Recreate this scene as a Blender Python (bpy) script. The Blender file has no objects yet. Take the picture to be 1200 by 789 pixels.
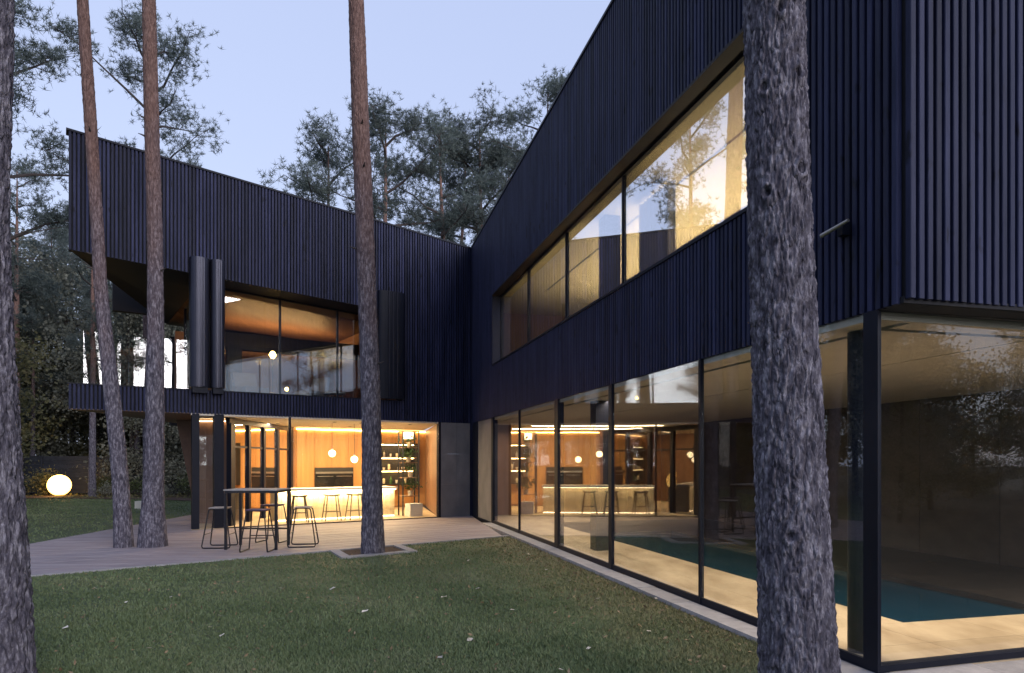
import bpy, math, random
import numpy as np
from mathutils import Vector, noise
random.seed(7)
rng = np.random.default_rng(11)
SC = bpy.context.scene
COL = SC.collection

# ------------------------------------------------------------------ camera
cam = bpy.data.cameras.new('camera')
cam.sensor_width = 36.0
cam.lens = 24.0
cam.shift_y = 0.122
cam.clip_start = 0.05
cam.clip_end = 600
camo = bpy.data.objects.new('camera', cam)
COL.objects.link(camo)
camo.location = (0, 0, 1.6)
camo.rotation_euler = (math.pi / 2, 0, 0)
SC.camera = camo

# ------------------------------------------------------------------ sky, sun, exposure
SUN_EL, SUN_AZ = math.radians(14.0), math.radians(140)
w = bpy.data.worlds.new('World')
SC.world = w
w.use_nodes = True
nt = w.node_tree
sky = nt.nodes.new('ShaderNodeTexSky')
sky.sky_type = 'NISHITA'
sky.sun_disc = False
sky.sun_elevation = SUN_EL
sky.sun_rotation = SUN_AZ
hs = nt.nodes.new('ShaderNodeHueSaturation')
hs.inputs['Saturation'].default_value = 0.45
hs.inputs['Value'].default_value = 0.5
nt.links.new(sky.outputs[0], hs.inputs['Color'])
ad = nt.nodes.new('ShaderNodeMixRGB')           # thin high dusk cloud: an even pale lavender veil
ad.blend_type = 'ADD'
ad.inputs[0].default_value = 1.0
ad.inputs[2].default_value = (3.75, 4.5, 6.9, 1)
nt.links.new(hs.outputs[0], ad.inputs[1])
nt.links.new(ad.outputs[0], nt.nodes['Background'].inputs[0])
nt.nodes['Background'].inputs[1].default_value = 0.1
sun = bpy.data.lights.new('sun', 'SUN')
sun.energy = 3.0
sun.angle = math.radians(40)
sun.color = (1.0, 0.95, 0.97)
suno = bpy.data.objects.new('sun', sun)
COL.objects.link(suno)
sd = Vector((math.sin(SUN_AZ) * math.cos(SUN_EL), math.cos(SUN_AZ) * math.cos(SUN_EL), math.sin(SUN_EL)))
suno.rotation_euler = sd.to_track_quat('Z', 'Y').to_euler()
suno.location = (6, -8, 14)
SC.view_settings.view_transform = 'Standard'
SC.view_settings.look = 'None'
SC.view_settings.exposure = 0.2
SC.view_settings.gamma = 1.0
SC.render.engine = 'CYCLES'
SC.cycles.use_denoising = True
try:
    SC.cycles.denoiser = 'OPENIMAGEDENOISE'
except Exception:
    pass
SC.cycles.max_bounces = 10
SC.cycles.transparent_max_bounces = 32
SC.cycles.sample_clamp_indirect = 6.0
SC.cycles.caustics_reflective = False
SC.cycles.caustics_refractive = False

# ------------------------------------------------------------------ helpers: objects
def tag(o, label=None, cat=None, group=None, kind=None):
    if label: o['label'] = label
    if cat: o['category'] = cat
    if group: o['group'] = group
    if kind: o['kind'] = kind
    return o

def thing(name, label, cat, loc=(0, 0, 0), rz=0.0, group=None):
    o = bpy.data.objects.new(name, None)
    COL.objects.link(o)
    o.empty_display_size = 0.2
    o.location = loc
    o.rotation_euler = (0, 0, rz)
    return tag(o, label, cat, group)

def root_off(p):
    v = Vector((0, 0, 0))
    while p is not None:
        v += p.location
        p = p.parent
    return v

def copy_tree(o, parent=None):
    c = o.copy()
    COL.objects.link(c)
    c.parent = parent
    for ch in o.children:
        copy_tree(ch, c)
    return c

class MB:
    """collects verts and faces (world coordinates, or local while the root sits at the origin)"""
    def __init__(s):
        s.v = []; s.f = []
    def add(s, vs, fs):
        n = len(s.v)
        s.v += [tuple(p) for p in vs]
        s.f += [tuple(i + n for i in f) for f in fs]
        return s
    def hexa(s, p):   # p: 4 bottom points ccw, then the 4 above them
        return s.add(p, [(3, 2, 1, 0), (4, 5, 6, 7), (0, 1, 5, 4), (1, 2, 6, 5), (2, 3, 7, 6), (3, 0, 4, 7)])
    def box(s, x0, x1, y0, y1, z0, z1):
        return s.hexa([(x0, y0, z0), (x1, y0, z0), (x1, y1, z0), (x0, y1, z0), (x0, y0, z1), (x1, y0, z1), (x1, y1, z1), (x0, y1, z1)])
    def fbox(s, fr, a0, a1, d0, d1, z0, z1):   # box in a facade frame; z0/z1 numbers or functions of a
        q0 = (lambda a: z0) if not callable(z0) else z0
        q1 = (lambda a: z1) if not callable(z1) else z1
        c = [(a0, d0), (a1, d0), (a1, d1), (a0, d1)]
        pts = [(*fr(a, d), q0(a)) for a, d in c] + [(*fr(a, d), q1(a)) for a, d in c]
        return s.hexa(pts)
    def prism(s, poly, z0, z1):
        n = len(poly)
        q0 = z0 if callable(z0) else (lambda x, y: z0)
        q1 = z1 if callable(z1) else (lambda x, y: z1)
        vs = [(x, y, q0(x, y)) for x, y in poly] + [(x, y, q1(x, y)) for x, y in poly]
        fs = [tuple(reversed(range(n))), tuple(range(n, 2 * n))]
        fs += [(i, (i + 1) % n, n + (i + 1) % n, n + i) for i in range(n)]
        return s.add(vs, fs)
    def tube(s, pts, rad, n=8, cap=True):
        P = [Vector(p) for p in pts]
        if not hasattr(rad, '__len__'): rad = [rad] * len(P)
        base = len(s.v)
        up = None
        for i, p in enumerate(P):
            t = (P[min(i + 1, len(P) - 1)] - P[max(i - 1, 0)]).normalized()
            if up is None:
                up = Vector((0, 0, 1)) if abs(t.z) < 0.9 else Vector((1, 0, 0))
            a = (up - t * up.dot(t)).normalized()
            b = t.cross(a)
            up = a
            for k in range(n):
                th = 2 * math.pi * k / n
                s.v.append(tuple(p + (a * math.cos(th) + b * math.sin(th)) * rad[i]))
        for i in range(len(P) - 1):
            for k in range(n):
                k2 = (k + 1) % n
                s.f.append((base + i * n + k, base + i * n + k2, base + (i + 1) * n + k2, base + (i + 1) * n + k))
        if cap:
            s.f.append(tuple(base + k for k in reversed(range(n))))
            s.f.append(tuple(base + (len(P) - 1) * n + k for k in range(n)))
        return s
    def lathe(s, prof, c=(0, 0, 0), n=20):
        base = len(s.v)
        for r, z in prof:
            for k in range(n):
                th = 2 * math.pi * k / n
                s.v.append((c[0] + r * math.cos(th), c[1] + r * math.sin(th), c[2] + z))
        for i in range(len(prof) - 1):
            for k in range(n):
                k2 = (k + 1) % n
                s.f.append((base + i * n + k, base + i * n + k2, base + (i + 1) * n + k2, base + (i + 1) * n + k))
        s.f.append(tuple(base + k for k in reversed(range(n))))
        s.f.append(tuple(base + (len(prof) - 1) * n + k for k in range(n)))
        return s
    def build(s, name, mat, parent=None, kind=None, smooth=False, label=None):
        off = root_off(parent)
        me = bpy.data.meshes.new(name)
        me.from_pydata([(x - off.x, y - off.y, z - off.z) for x, y, z in s.v], [], s.f)
        if smooth:
            me.polygons.foreach_set('use_smooth', [True] * len(me.polygons))
        me.materials.append(mat)
        me.update()
        o = bpy.data.objects.new(name, me)
        COL.objects.link(o)
        o.parent = parent
        if kind: o['kind'] = kind
        if label: o['label'] = label
        return o

def npmesh(name, V, F, mat, smooth=False):
    V = np.asarray(V, np.float32); F = np.asarray(F, np.int32)
    k = F.shape[1]
    me = bpy.data.meshes.new(name)
    me.vertices.add(len(V)); me.vertices.foreach_set('co', V.ravel())
    me.loops.add(F.size); me.loops.foreach_set('vertex_index', F.ravel())
    me.polygons.add(len(F))
    me.polygons.foreach_set('loop_start', np.arange(0, F.size, k, dtype=np.int32))
    me.polygons.foreach_set('use_smooth', np.full(len(F), smooth))
    me.materials.append(mat)
    me.update(calc_edges=True)
    return me

def mobj(name, me, parent=None, loc=(0, 0, 0)):
    o = bpy.data.objects.new(name, me)
    COL.objects.link(o)
    o.parent = parent
    o.location = loc
    return o

# ------------------------------------------------------------------ helpers: materials
def mat(name):
    m = bpy.data.materials.new(name)
    m.use_nodes = True
    return m, m.node_tree, m.node_tree.nodes['Principled BSDF']

def nd(t, typ, **kw):
    n = t.nodes.new(typ)
    for k, v in kw.items():
        if k.startswith('i_'):
            key = k[2:]
            n.inputs[int(key) if key.isdigit() else key.replace('_', ' ')].default_value = v
        else:
            setattr(n, k, v)
    return n

def coords(t, scale=(1, 1, 1), kind='Position', rot=(0, 0, 0)):
    if kind == 'Position':
        g = nd(t, 'ShaderNodeNewGeometry'); out = g.outputs['Position']
    else:
        g = nd(t, 'ShaderNodeTexCoord'); out = g.outputs[kind]
    mp = nd(t, 'ShaderNodeMapping')
    mp.inputs['Scale'].default_value = scale
    mp.inputs['Rotation'].default_value = rot
    t.links.new(out, mp.inputs[0])
    return mp.outputs[0]

def ramp(t, src, stops):
    r = nd(t, 'ShaderNodeValToRGB')
    e = r.color_ramp.elements
    while len(e) < len(stops): e.new(0.5)
    for el, (p, c) in zip(e, stops):
        el.position = p; el.color = (*c, 1) if len(c) == 3 else c
    t.links.new(src, r.inputs[0])
    return r.outputs[0]

def noisy(name, c1, c2, scale=4.0, rough=0.6, bump=0.0, bscale=None, stretch=(1, 1, 1), metal=0.0, detail=6, rnd=0.0, spec=0.5, kind='Position', rot=(0, 0, 0), lo=0.3, hi=0.7):
    m, t, b = mat(name)
    co = coords(t, stretch, kind, rot)
    n = nd(t, 'ShaderNodeTexNoise', i_Scale=scale, i_Detail=detail, i_Roughness=0.6)
    t.links.new(co, n.inputs['Vector'])
    c = ramp(t, n.outputs['Fac'], [(lo, c1), (hi, c2)])
    if rnd:
        oi = nd(t, 'ShaderNodeObjectInfo')
        mr = nd(t, 'ShaderNodeMapRange', i_3=1 - rnd, i_4=1 + rnd)
        t.links.new(oi.outputs['Random'], mr.inputs[0])
        hsv = nd(t, 'ShaderNodeHueSaturation')
        t.links.new(mr.outputs[0], hsv.inputs['Value'])
        t.links.new(c, hsv.inputs['Color'])
        c = hsv.outputs[0]
    t.links.new(c, b.inputs['Base Color'])
    b.inputs['Roughness'].default_value = rough
    b.inputs['Metallic'].default_value = metal
    b.inputs['Specular IOR Level'].default_value = spec
    if bump:
        n2 = nd(t, 'ShaderNodeTexNoise', i_Scale=bscale or scale * 4, i_Detail=5)
        t.links.new(co, n2.inputs['Vector'])
        bp = nd(t, 'ShaderNodeBump', i_Strength=bump, i_Distance=0.02)
        t.links.new(n2.outputs['Fac'], bp.inputs['Height'])
        t.links.new(bp.outputs[0], b.inputs['Normal'])
    return m

def emit(name, col, strength):
    m, t, b = mat(name)
    b.inputs['Base Color'].default_value = (0.8, 0.8, 0.8, 1)
    b.inputs['Emission Color'].default_value = (*col, 1)
    b.inputs['Emission Strength'].default_value = strength
    return m

def glass(name, f0, tint):
    m = bpy.data.materials.new(name)
    m.use_nodes = True
    t = m.node_tree
    t.nodes.clear()
    out = nd(t, 'ShaderNodeOutputMaterial')
    mix = nd(t, 'ShaderNodeMixShader')
    tr = nd(t, 'ShaderNodeBsdfTransparent', i_Color=(*tint, 1))
    gl = nd(t, 'ShaderNodeBsdfGlossy', i_Roughness=0.0, i_Color=(0.97, 0.98, 1, 1))
    lw = nd(t, 'ShaderNodeLayerWeight', i_Blend=0.5)
    pw = nd(t, 'ShaderNodeMath', operation='POWER', i_1=4.5)
    t.links.new(lw.outputs['Facing'], pw.inputs[0])
    mr = nd(t, 'ShaderNodeMapRange', i_3=f0, i_4=1.0)
    t.links.new(pw.outputs[0], mr.inputs[0])
    t.links.new(mr.outputs[0], mix.inputs[0])
    t.links.new(tr.outputs[0], mix.inputs[1])
    t.links.new(gl.outputs[0], mix.inputs[2])
    # panes are very slightly wavy
    n = nd(t, 'ShaderNodeTexNoise', i_Scale=0.9, i_Detail=1)
    t.links.new(coords(t), n.inputs['Vector'])
    bp = nd(t, 'ShaderNodeBump', i_Strength=0.04, i_Distance=0.02)
    t.links.new(n.outputs['Fac'], bp.inputs['Height'])
    t.links.new(bp.outputs[0], gl.inputs['Normal'])
    t.links.new(mix.outputs[0], out.inputs[0])
    return m

M = {}
M['slat'] = noisy('stained_slat_wood', (0.0055, 0.0085, 0.030), (0.028, 0.032, 0.078), 6, 0.62, 0.25, 60, (1, 1, 0.12), rnd=0.4, spec=0.25)
def slat_knots():
    t = M['slat'].node_tree; b = t.nodes['Principled BSDF']
    src = b.inputs['Base Color'].links[0].from_socket
    n = nd(t, 'ShaderNodeTexNoise', i_Scale=11, i_Detail=2)
    t.links.new(coords(t, (1, 1, 0.35)), n.inputs['Vector'])
    r = ramp(t, n.outputs['Fac'], [(0.27, (0.25, 0.25, 0.28)), (0.36, (1, 1, 1))])
    mx = nd(t, 'ShaderNodeMixRGB', blend_type='MULTIPLY', i_0=1.0)
    t.links.new(src, mx.inputs[1]); t.links.new(r, mx.inputs[2])
    t.links.new(mx.outputs[0], b.inputs['Base Color'])
slat_knots()
M['backing'] = noisy('black_membrane', (0.004, 0.004, 0.008), (0.007, 0.007, 0.012), 5, 0.8)
M['dark_metal'] = noisy('dark_metal', (0.006, 0.008, 0.016), (0.010, 0.012, 0.022), 3, 0.5, 0.0, spec=0.16)
M['shutter'] = noisy('shutter_metal', (0.022, 0.024, 0.04), (0.032, 0.034, 0.052), 3, 0.36, 0.05, 8, (1, 1, 0.2), metal=0.6)
M['roof'] = noisy('roof_membrane', (0.05, 0.05, 0.055), (0.08, 0.08, 0.085), 2, 0.8)
M['reveal'] = noisy('brown_reveal', (0.02, 0.014, 0.013), (0.035, 0.024, 0.02), 3, 0.5, stretch=(1, 1, 4))
M['dark_reveal'] = noisy('dark_brown_reveal', (0.009, 0.006, 0.006), (0.016, 0.011, 0.010), 3, 0.55, stretch=(1, 1, 4), spec=0.2)
M['soffit_wood'] = noisy('soffit_wood', (0.085, 0.045, 0.028), (0.15, 0.08, 0.05), 4, 0.5, 0.1, 30, (1, 0.15, 1), rot=(0, 0, 0.59))
M['dark_soffit'] = noisy('dark_soffit', (0.02, 0.018, 0.022), (0.03, 0.026, 0.03), 4, 0.6)
M['ceiling'] = noisy('plaster_ceiling', (0.60, 0.55, 0.47), (0.66, 0.60, 0.51), 2, 0.8)
M['concrete'] = noisy('grey_concrete', (0.15, 0.145, 0.15), (0.235, 0.225, 0.225), 2.2, 0.75, 0.1, 40, (1, 1, 0.6), rnd=0.12)
M['stone_dark'] = noisy('dark_stone', (0.020, 0.016, 0.0155), (0.058, 0.046, 0.042), 1.7, 0.42, 0.12, 9, (1, 1, 1.6), rnd=0.2, detail=9)
M['deck_dark'] = noisy('dark_floor_stone', (0.02, 0.018, 0.018), (0.045, 0.04, 0.038), 3, 0.3)
M['travertine'] = noisy('travertine', (0.30, 0.225, 0.14), (0.60, 0.485, 0.33), 2.4, 0.45, 0.06, 20, (1, 0.35, 1), rnd=0.08, rot=(0, 0, -0.25), detail=9)
M['wood'] = noisy('warm_oak', (0.34, 0.16, 0.055), (0.50, 0.265, 0.10), 5, 0.42, 0.06, 40, (1, 1, 0.08), rnd=0.07)
M['wood_brown'] = noisy('brown_veneer', (0.16, 0.085, 0.05), (0.26, 0.14, 0.085), 5, 0.45, 0.05, 40, (1, 1, 0.08), rnd=0.1)
M['bar_wood'] = noisy('pale_bar_wood', (0.56, 0.43, 0.24), (0.72, 0.57, 0.35), 6, 0.5, 0.06, 40, (1, 1, 0.06), rnd=0.12)
M['white'] = noisy('off_white', (0.66, 0.63, 0.57), (0.72, 0.69, 0.63), 3, 0.5)
M['ochre_wall'] = noisy('ochre_plaster', (0.56, 0.45, 0.24), (0.62, 0.51, 0.29), 1.5, 0.7)
M['appliance'] = noisy('black_glass_front', (0.01, 0.01, 0.012), (0.016, 0.016, 0.018), 3, 0.12)
M['steel'] = noisy('brushed_steel', (0.42, 0.40, 0.38), (0.5, 0.48, 0.45), 6, 0.3, metal=0.9)
M['stool_metal'] = noisy('black_steel_tube', (0.012, 0.012, 0.016), (0.02, 0.02, 0.026), 8, 0.4, metal=0.2)
M['purple'] = noisy('plum_seat', (0.06, 0.045, 0.10), (0.09, 0.065, 0.14), 8, 0.6)
M['olive'] = noisy('olive_stool_wood', (0.10, 0.075, 0.03), (0.16, 0.115, 0.05), 8, 0.5)
M['pale_wood'] = noisy('pale_grey_wood', (0.30, 0.28, 0.27), (0.42, 0.39, 0.37), 8, 0.6)
M['curtain'] = noisy('white_curtain', (0.60, 0.60, 0.64), (0.72, 0.72, 0.76), 3, 0.8)
M['kerb'] = noisy('pale_kerb_stone', (0.27, 0.26, 0.27), (0.40, 0.385, 0.39), 7, 0.8, 0.3, 60, rnd=0.12)
M['board'] = noisy('terrace_board', (0.23, 0.19, 0.20), (0.40, 0.345, 0.36), 3.0, 0.6, 0.15, 30, (0.25, 2.2, 1), rot=(0, 0, -0.658), detail=8)
M['mulch'] = noisy('bark_mulch', (0.035, 0.02, 0.015), (0.10, 0.055, 0.04), 25, 0.9, 0.8, 60)
M['leaf_litter'] = noisy('pale_leaf', (0.55, 0.48, 0.38), (0.72, 0.66, 0.58), 12, 0.7, rnd=0.25)
M['fence'] = noisy('dark_fence_wood', (0.012, 0.014, 0.02), (0.026, 0.028, 0.036), 4, 0.7, rnd=0.25)
M['black'] = noisy('matt_black', (0.012, 0.012, 0.014), (0.02, 0.02, 0.022), 6, 0.6)
M['glass'] = glass('clear_glass', 0.05, (0.93, 0.95, 0.95))
M['glass_coated'] = glass('coated_glass', 0.5, (0.9, 0.9, 0.9))
M['glass_rail'] = glass('balustrade_glass', 0.08, (0.9, 0.92, 0.92))
M['glass_mid'] = glass('lightly_coated_glass', 0.18, (0.92, 0.92, 0.92))
M['pot'] = noisy('cream_ceramic', (0.55, 0.46, 0.33), (0.62, 0.53, 0.4), 4, 0.5)
M['led'] = emit('warm_led', (1.0, 0.62, 0.24), 30)
M['led_soft'] = emit('warm_led_soft', (1.0, 0.70, 0.38), 8)
M['pendant_glow'] = emit('pendant_glow', (1.0, 0.72, 0.36), 9)
M['globe_glow'] = emit('globe_glow', (1.0, 0.55, 0.11), 7)
M['lamp_glow'] = emit('bulb_glow', (1.0, 0.60, 0.16), 40)

def water_mat():
    m, t, b = mat('pool_water')
    b.inputs['Base Color'].default_value = (0.003, 0.030, 0.058, 1)
    b.inputs['Roughness'].default_value = 0.03
    b.inputs['IOR'].default_value = 1.33
    n = nd(t, 'ShaderNodeTexNoise', i_Scale=1.4, i_Detail=2)
    t.links.new(coords(t), n.inputs['Vector'])
    bp = nd(t, 'ShaderNodeBump', i_Strength=0.12, i_Distance=0.03)
    t.links.new(n.outputs['Fac'], bp.inputs['Height'])
    t.links.new(bp.outputs[0], b.inputs['Normal'])
    return m
M['water'] = water_mat()

def bark_mat(name, red_from, red_to):
    """Scots pine: grey plated bark low down, thin orange-red bark high up (the species' own colours)"""
    m, t, b = mat(name)
    co = coords(t, (1, 1, 0.28), 'Object')
    v = nd(t, 'ShaderNodeTexVoronoi', feature='DISTANCE_TO_EDGE', i_Scale=16)
    n0 = nd(t, 'ShaderNodeTexNoise', i_Scale=9, i_Detail=6)
    t.links.new(co, n0.inputs['Vector'])
    mixv = nd(t, 'ShaderNodeMixRGB', i_0=0.12)
    t.links.new(co, mixv.inputs[1]); t.links.new(n0.outputs['Color'], mixv.inputs[2])
    t.links.new(mixv.outputs[0], v.inputs['Vector'])
    n = nd(t, 'ShaderNodeTexNoise', i_Scale=30, i_Detail=8, i_Roughness=0.7)
    t.links.new(co, n.inputs['Vector'])
    grey = ramp(t, n.outputs['Fac'], [(0.32, (0.023, 0.021, 0.032)), (0.5, (0.105, 0.095, 0.12)), (0.66, (0.32, 0.30, 0.345))])
    red = ramp(t, n.outputs['Fac'], [(0.3, (0.075, 0.043, 0.038)), (0.5, (0.16, 0.095, 0.08)), (0.7, (0.27, 0.175, 0.15))])
    g = nd(t, 'ShaderNodeNewGeometry')
    sx = nd(t, 'ShaderNodeSeparateXYZ')
    t.links.new(g.outputs['Position'], sx.inputs[0])
    n3 = nd(t, 'ShaderNodeTexNoise', i_Scale=3.0, i_Detail=4)
    t.links.new(co, n3.inputs['Vector'])
    ma = nd(t, 'ShaderNodeMath', operation='MULTIPLY_ADD', i_1=5.0, i_2=-2.5)
    t.links.new(n3.outputs['Fac'], ma.inputs[0])
    sm = nd(t, 'ShaderNodeMath', operation='ADD')
    t.links.new(sx.outputs['Z'], sm.inputs[0]); t.links.new(ma.outputs[0], sm.inputs[1])
    mr = nd(t, 'ShaderNodeMapRange', i_1=red_from, i_2=red_to)
    t.links.new(sm.outputs[0], mr.inputs[0])
    mx = nd(t, 'ShaderNodeMixRGB')
    t.links.new(mr.outputs[0], mx.inputs[0]); t.links.new(grey, mx.inputs[1]); t.links.new(red, mx.inputs[2])
    t.links.new(mx.outputs[0], b.inputs['Base Color'])
    b.inputs['Roughness'].default_value = 0.85
    b.inputs['Specular IOR Level'].default_value = 0.25
    ms = nd(t, 'ShaderNodeMapRange', i_1=0.0, i_2=0.18)
    t.links.new(v.outputs['Distance'], ms.inputs[0])
    ad2 = nd(t, 'ShaderNodeMath', operation='MULTIPLY_ADD', i_1=0.5)
    t.links.new(n.outputs['Fac'], ad2.inputs[0]); t.links.new(ms.outputs[0], ad2.inputs[2])
    bp = nd(t, 'ShaderNodeBump', i_Strength=0.9, i_Distance=0.012)
    t.links.new(ad2.outputs[0], bp.inputs['Height'])
    t.links.new(bp.outputs[0], b.inputs['Normal'])
    return m
M['bark_near'] = bark_mat('pine_bark_plated', 8.0, 13.0)
M['bark_far'] = bark_mat('pine_bark_two_tone', 3.5, 8.0)

def leaf_mat(name, c1, c2, c3, transl=0.0):
    m, t, b = mat(name)
    n = nd(t, 'ShaderNodeTexNoise', i_Scale=2.2, i_Detail=4)
    t.links.new(coords(t, kind='Object'), n.inputs['Vector'])
    wn = nd(t, 'ShaderNodeTexWhiteNoise')
    n2 = nd(t, 'ShaderNodeTexNoise', i_Scale=14, i_Detail=2)
    t.links.new(coords(t, kind='Object'), n2.inputs['Vector'])
    mx = nd(t, 'ShaderNodeMixRGB', i_0=0.5)
    t.links.new(n.outputs['Fac'], mx.inputs[1]); t.links.new(n2.outputs['Fac'], mx.inputs[2])
    c = ramp(t, mx.outputs[0], [(0.35, c1), (0.5, c2), (0.66, c3)])
    oi = nd(t, 'ShaderNodeObjectInfo')
    mr = nd(t, 'ShaderNodeMapRange', i_3=0.75, i_4=1.3)
    t.links.new(oi.outputs['Random'], mr.inputs[0])
    h = nd(t, 'ShaderNodeHueSaturation')
    t.links.new(mr.outputs[0], h.inputs['Value']); t.links.new(c, h.inputs['Color'])
    t.links.new(h.outputs[0], b.inputs['Base Color'])
    b.inputs['Roughness'].default_value = 0.6
    b.inputs['Specular IOR Level'].default_value = 0.35
    if transl:
        out = t.nodes['Material Output']
        tl = nd(t, 'ShaderNodeBsdfTranslucent')
        t.links.new(h.outputs[0], tl.inputs[0])
        ms = nd(t, 'ShaderNodeMixShader', i_0=transl)
        t.links.new(b.outputs[0], ms.inputs[1]); t.links.new(tl.outputs[0], ms.inputs[2])
        t.links.new(ms.outputs[0], out.inputs[0])
    return m
M['needles'] = leaf_mat('pine_needles', (0.055, 0.075, 0.072), (0.095, 0.12, 0.112), (0.14, 0.165, 0.15), 0.4)
M['leaves'] = leaf_mat('broad_leaves', (0.11, 0.12, 0.05), (0.19, 0.185, 0.09), (0.29, 0.25, 0.14), 0.45)
M['leaves_grey'] = leaf_mat('grey_green_leaves', (0.12, 0.13, 0.105), (0.20, 0.21, 0.165), (0.30, 0.30, 0.25), 0.45)
M['shrub'] = leaf_mat('shrub_leaves', (0.03, 0.045, 0.018), (0.06, 0.08, 0.028), (0.10, 0.11, 0.04), 0.25)
M['house_plant'] = leaf_mat('house_plant_leaves', (0.02, 0.05, 0.015), (0.04, 0.09, 0.025), (0.07, 0.13, 0.04), 0.25)
M['twig'] = noisy('twig_bark', (0.03, 0.024, 0.024), (0.06, 0.048, 0.045), 8, 0.9)

def grass_mat(name, blades):
    m, t, b = mat(name)
    co = coords(t)
    n = nd(t, 'ShaderNodeTexNoise', i_Scale=0.7, i_Detail=5)
    t.links.new(co, n.inputs['Vector'])
    n2 = nd(t, 'ShaderNodeTexNoise', i_Scale=22, i_Detail=3)
    t.links.new(co, n2.inputs['Vector'])
    mx = nd(t, 'ShaderNodeMixRGB', i_0=0.45)
    t.links.new(n.outputs['Fac'], mx.inputs[1]); t.links.new(n2.outputs['Fac'], mx.inputs[2])
    k = 1.0 if blades else 0.55
    c = ramp(t, mx.outputs[0], [(0.32, (0.095 * k, 0.13 * k, 0.062 * k)), (0.5, (0.145 * k, 0.19 * k, 0.09 * k)), (0.68, (0.22 * k, 0.235 * k, 0.135 * k))])
    # yellow-brown tint mixed into the grass along the kerb of the long wing
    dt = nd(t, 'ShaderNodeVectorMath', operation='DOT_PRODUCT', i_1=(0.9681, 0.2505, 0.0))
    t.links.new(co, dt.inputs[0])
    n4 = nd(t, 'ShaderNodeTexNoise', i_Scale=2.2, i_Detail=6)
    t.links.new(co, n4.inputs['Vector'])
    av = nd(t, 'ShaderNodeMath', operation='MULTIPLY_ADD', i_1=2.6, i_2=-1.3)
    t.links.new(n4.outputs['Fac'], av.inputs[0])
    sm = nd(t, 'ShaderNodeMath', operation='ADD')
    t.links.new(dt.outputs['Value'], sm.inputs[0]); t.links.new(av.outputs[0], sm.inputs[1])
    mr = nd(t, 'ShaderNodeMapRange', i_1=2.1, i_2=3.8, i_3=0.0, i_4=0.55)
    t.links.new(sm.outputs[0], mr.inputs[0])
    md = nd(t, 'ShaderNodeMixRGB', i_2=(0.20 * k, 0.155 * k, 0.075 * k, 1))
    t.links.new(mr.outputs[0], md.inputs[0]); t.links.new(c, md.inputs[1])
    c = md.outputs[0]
    t.links.new(c, b.inputs['Base Color'])
    b.inputs['Roughness'].default_value = 0.65
    b.inputs['Specular IOR Level'].default_value = 0.25
    return m
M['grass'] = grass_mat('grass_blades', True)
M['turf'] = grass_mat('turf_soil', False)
M['forest_floor'] = noisy('forest_floor', (0.03, 0.03, 0.018), (0.075, 0.06, 0.035), 3, 0.95, 0.5, 20)

# ------------------------------------------------------------------ frames of the three facades
def FR(t, d):      # long wing, t towards the camera, d into the house
    return (-0.51 + 0.2505 * t + 0.9681 * d, 17.78 - 0.9681 * t + 0.2505 * d)
def FL(s, d):      # side wing, s towards its far left end
    return (-1.2 - 0.8307 * s - 0.5567 * d, 20.45 - 0.5567 * s + 0.8307 * d)
E0 = FR(13.05, 0); EU = FR(13.31, 0)
def FE(e, d):      # end face of the long wing, ground floor
    return (E0[0] + 0.9588 * e - 0.284 * d, E0[1] + 0.284 * e + 0.9588 * d)
def FEU(e, d):
    return (EU[0] + 0.9588 * e - 0.284 * d, EU[1] + 0.284 * e + 0.9588 * d)
roofR = lambda t: 8.02 + 0.0334 * (t + 2.76)
roofL = lambda s: 7.97 + 0.0815 * s
visor = lambda s: 5.62 + 0.058 * s
BL = FL(10.16, 0)                                   # far left corner of the side wing
def FB(u, d):      # its left end: u goes back from the corner, d to the right (into the house)
    return (BL[0] - 0.06 * u + d, BL[1] + u)
def z_gr(y):       # the garden falls a little beyond the terrace
    return -0.05 - 0.30 * min(1.0, max(0.0, (y - 17.0) / 16.0))

# ------------------------------------------------------------------ ground, lawn, terrace
def ground():
    xs = [-260, -120, -60, -30, -16, -12, -9, -6, -3, 0, 3, 8, 30, 60, 120, 260]
    ys = [-200, -80, -30, -10, 0, 3, 6, 9, 12, 15, 17, 19, 21, 24, 27, 30, 33, 40, 60, 120, 320]
    V = [(x, y, z_gr(y) - 0.06) for y in ys for x in xs]
    n = len(xs)
    F = [(j * n + i, j * n + i + 1, (j + 1) * n + i + 1, (j + 1) * n + i) for j in range(len(ys) - 1) for i in range(n - 1)]
    m = MB(); m.add(V, F)
    o = m.build('ground', M['forest_floor'], kind='structure')
ground()

def sheet(name, poly, fz, m, kind):
    mb = MB(); mb.add([(x, y, fz(y)) for x, y in poly], [tuple(range(len(poly)))])
    return mb.build(name, m, kind=kind)
KO = -0.26
kc = FR(14.2, KO)
lawn_ys = [-6, 0, 4, 8, 12, 15.3]
def lawn():
    # the lawn in front of the terrace and house, and its strip beyond the terrace on the left
    V = []; F = []
    ys = [-7, -3, 0, 3, 6, 9, 12, 15, 17.0, 19, 21, 23, 25, 27, 29, 31, 33, 35.9]
    def right(y):
        if y <= 17.2:
            t = (17.78 + 0.2505 * KO - y) / 0.9681
            return -0.51 + 0.2505 * t + 0.9681 * KO
        return -4.0
    for y in ys:
        V += [(-32, y, z_gr(y)), (-9.4, y, z_gr(y)), (right(y) if y < 16 else -9.39, y, z_gr(y))]
    for j in range(len(ys) - 1):
        a = j * 3
        F += [(a, a + 1, a + 4, a + 3), (a + 1, a + 2, a + 5, a + 4)]
    mb = MB(); mb.add(V, F)
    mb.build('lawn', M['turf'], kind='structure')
lawn()

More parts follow.
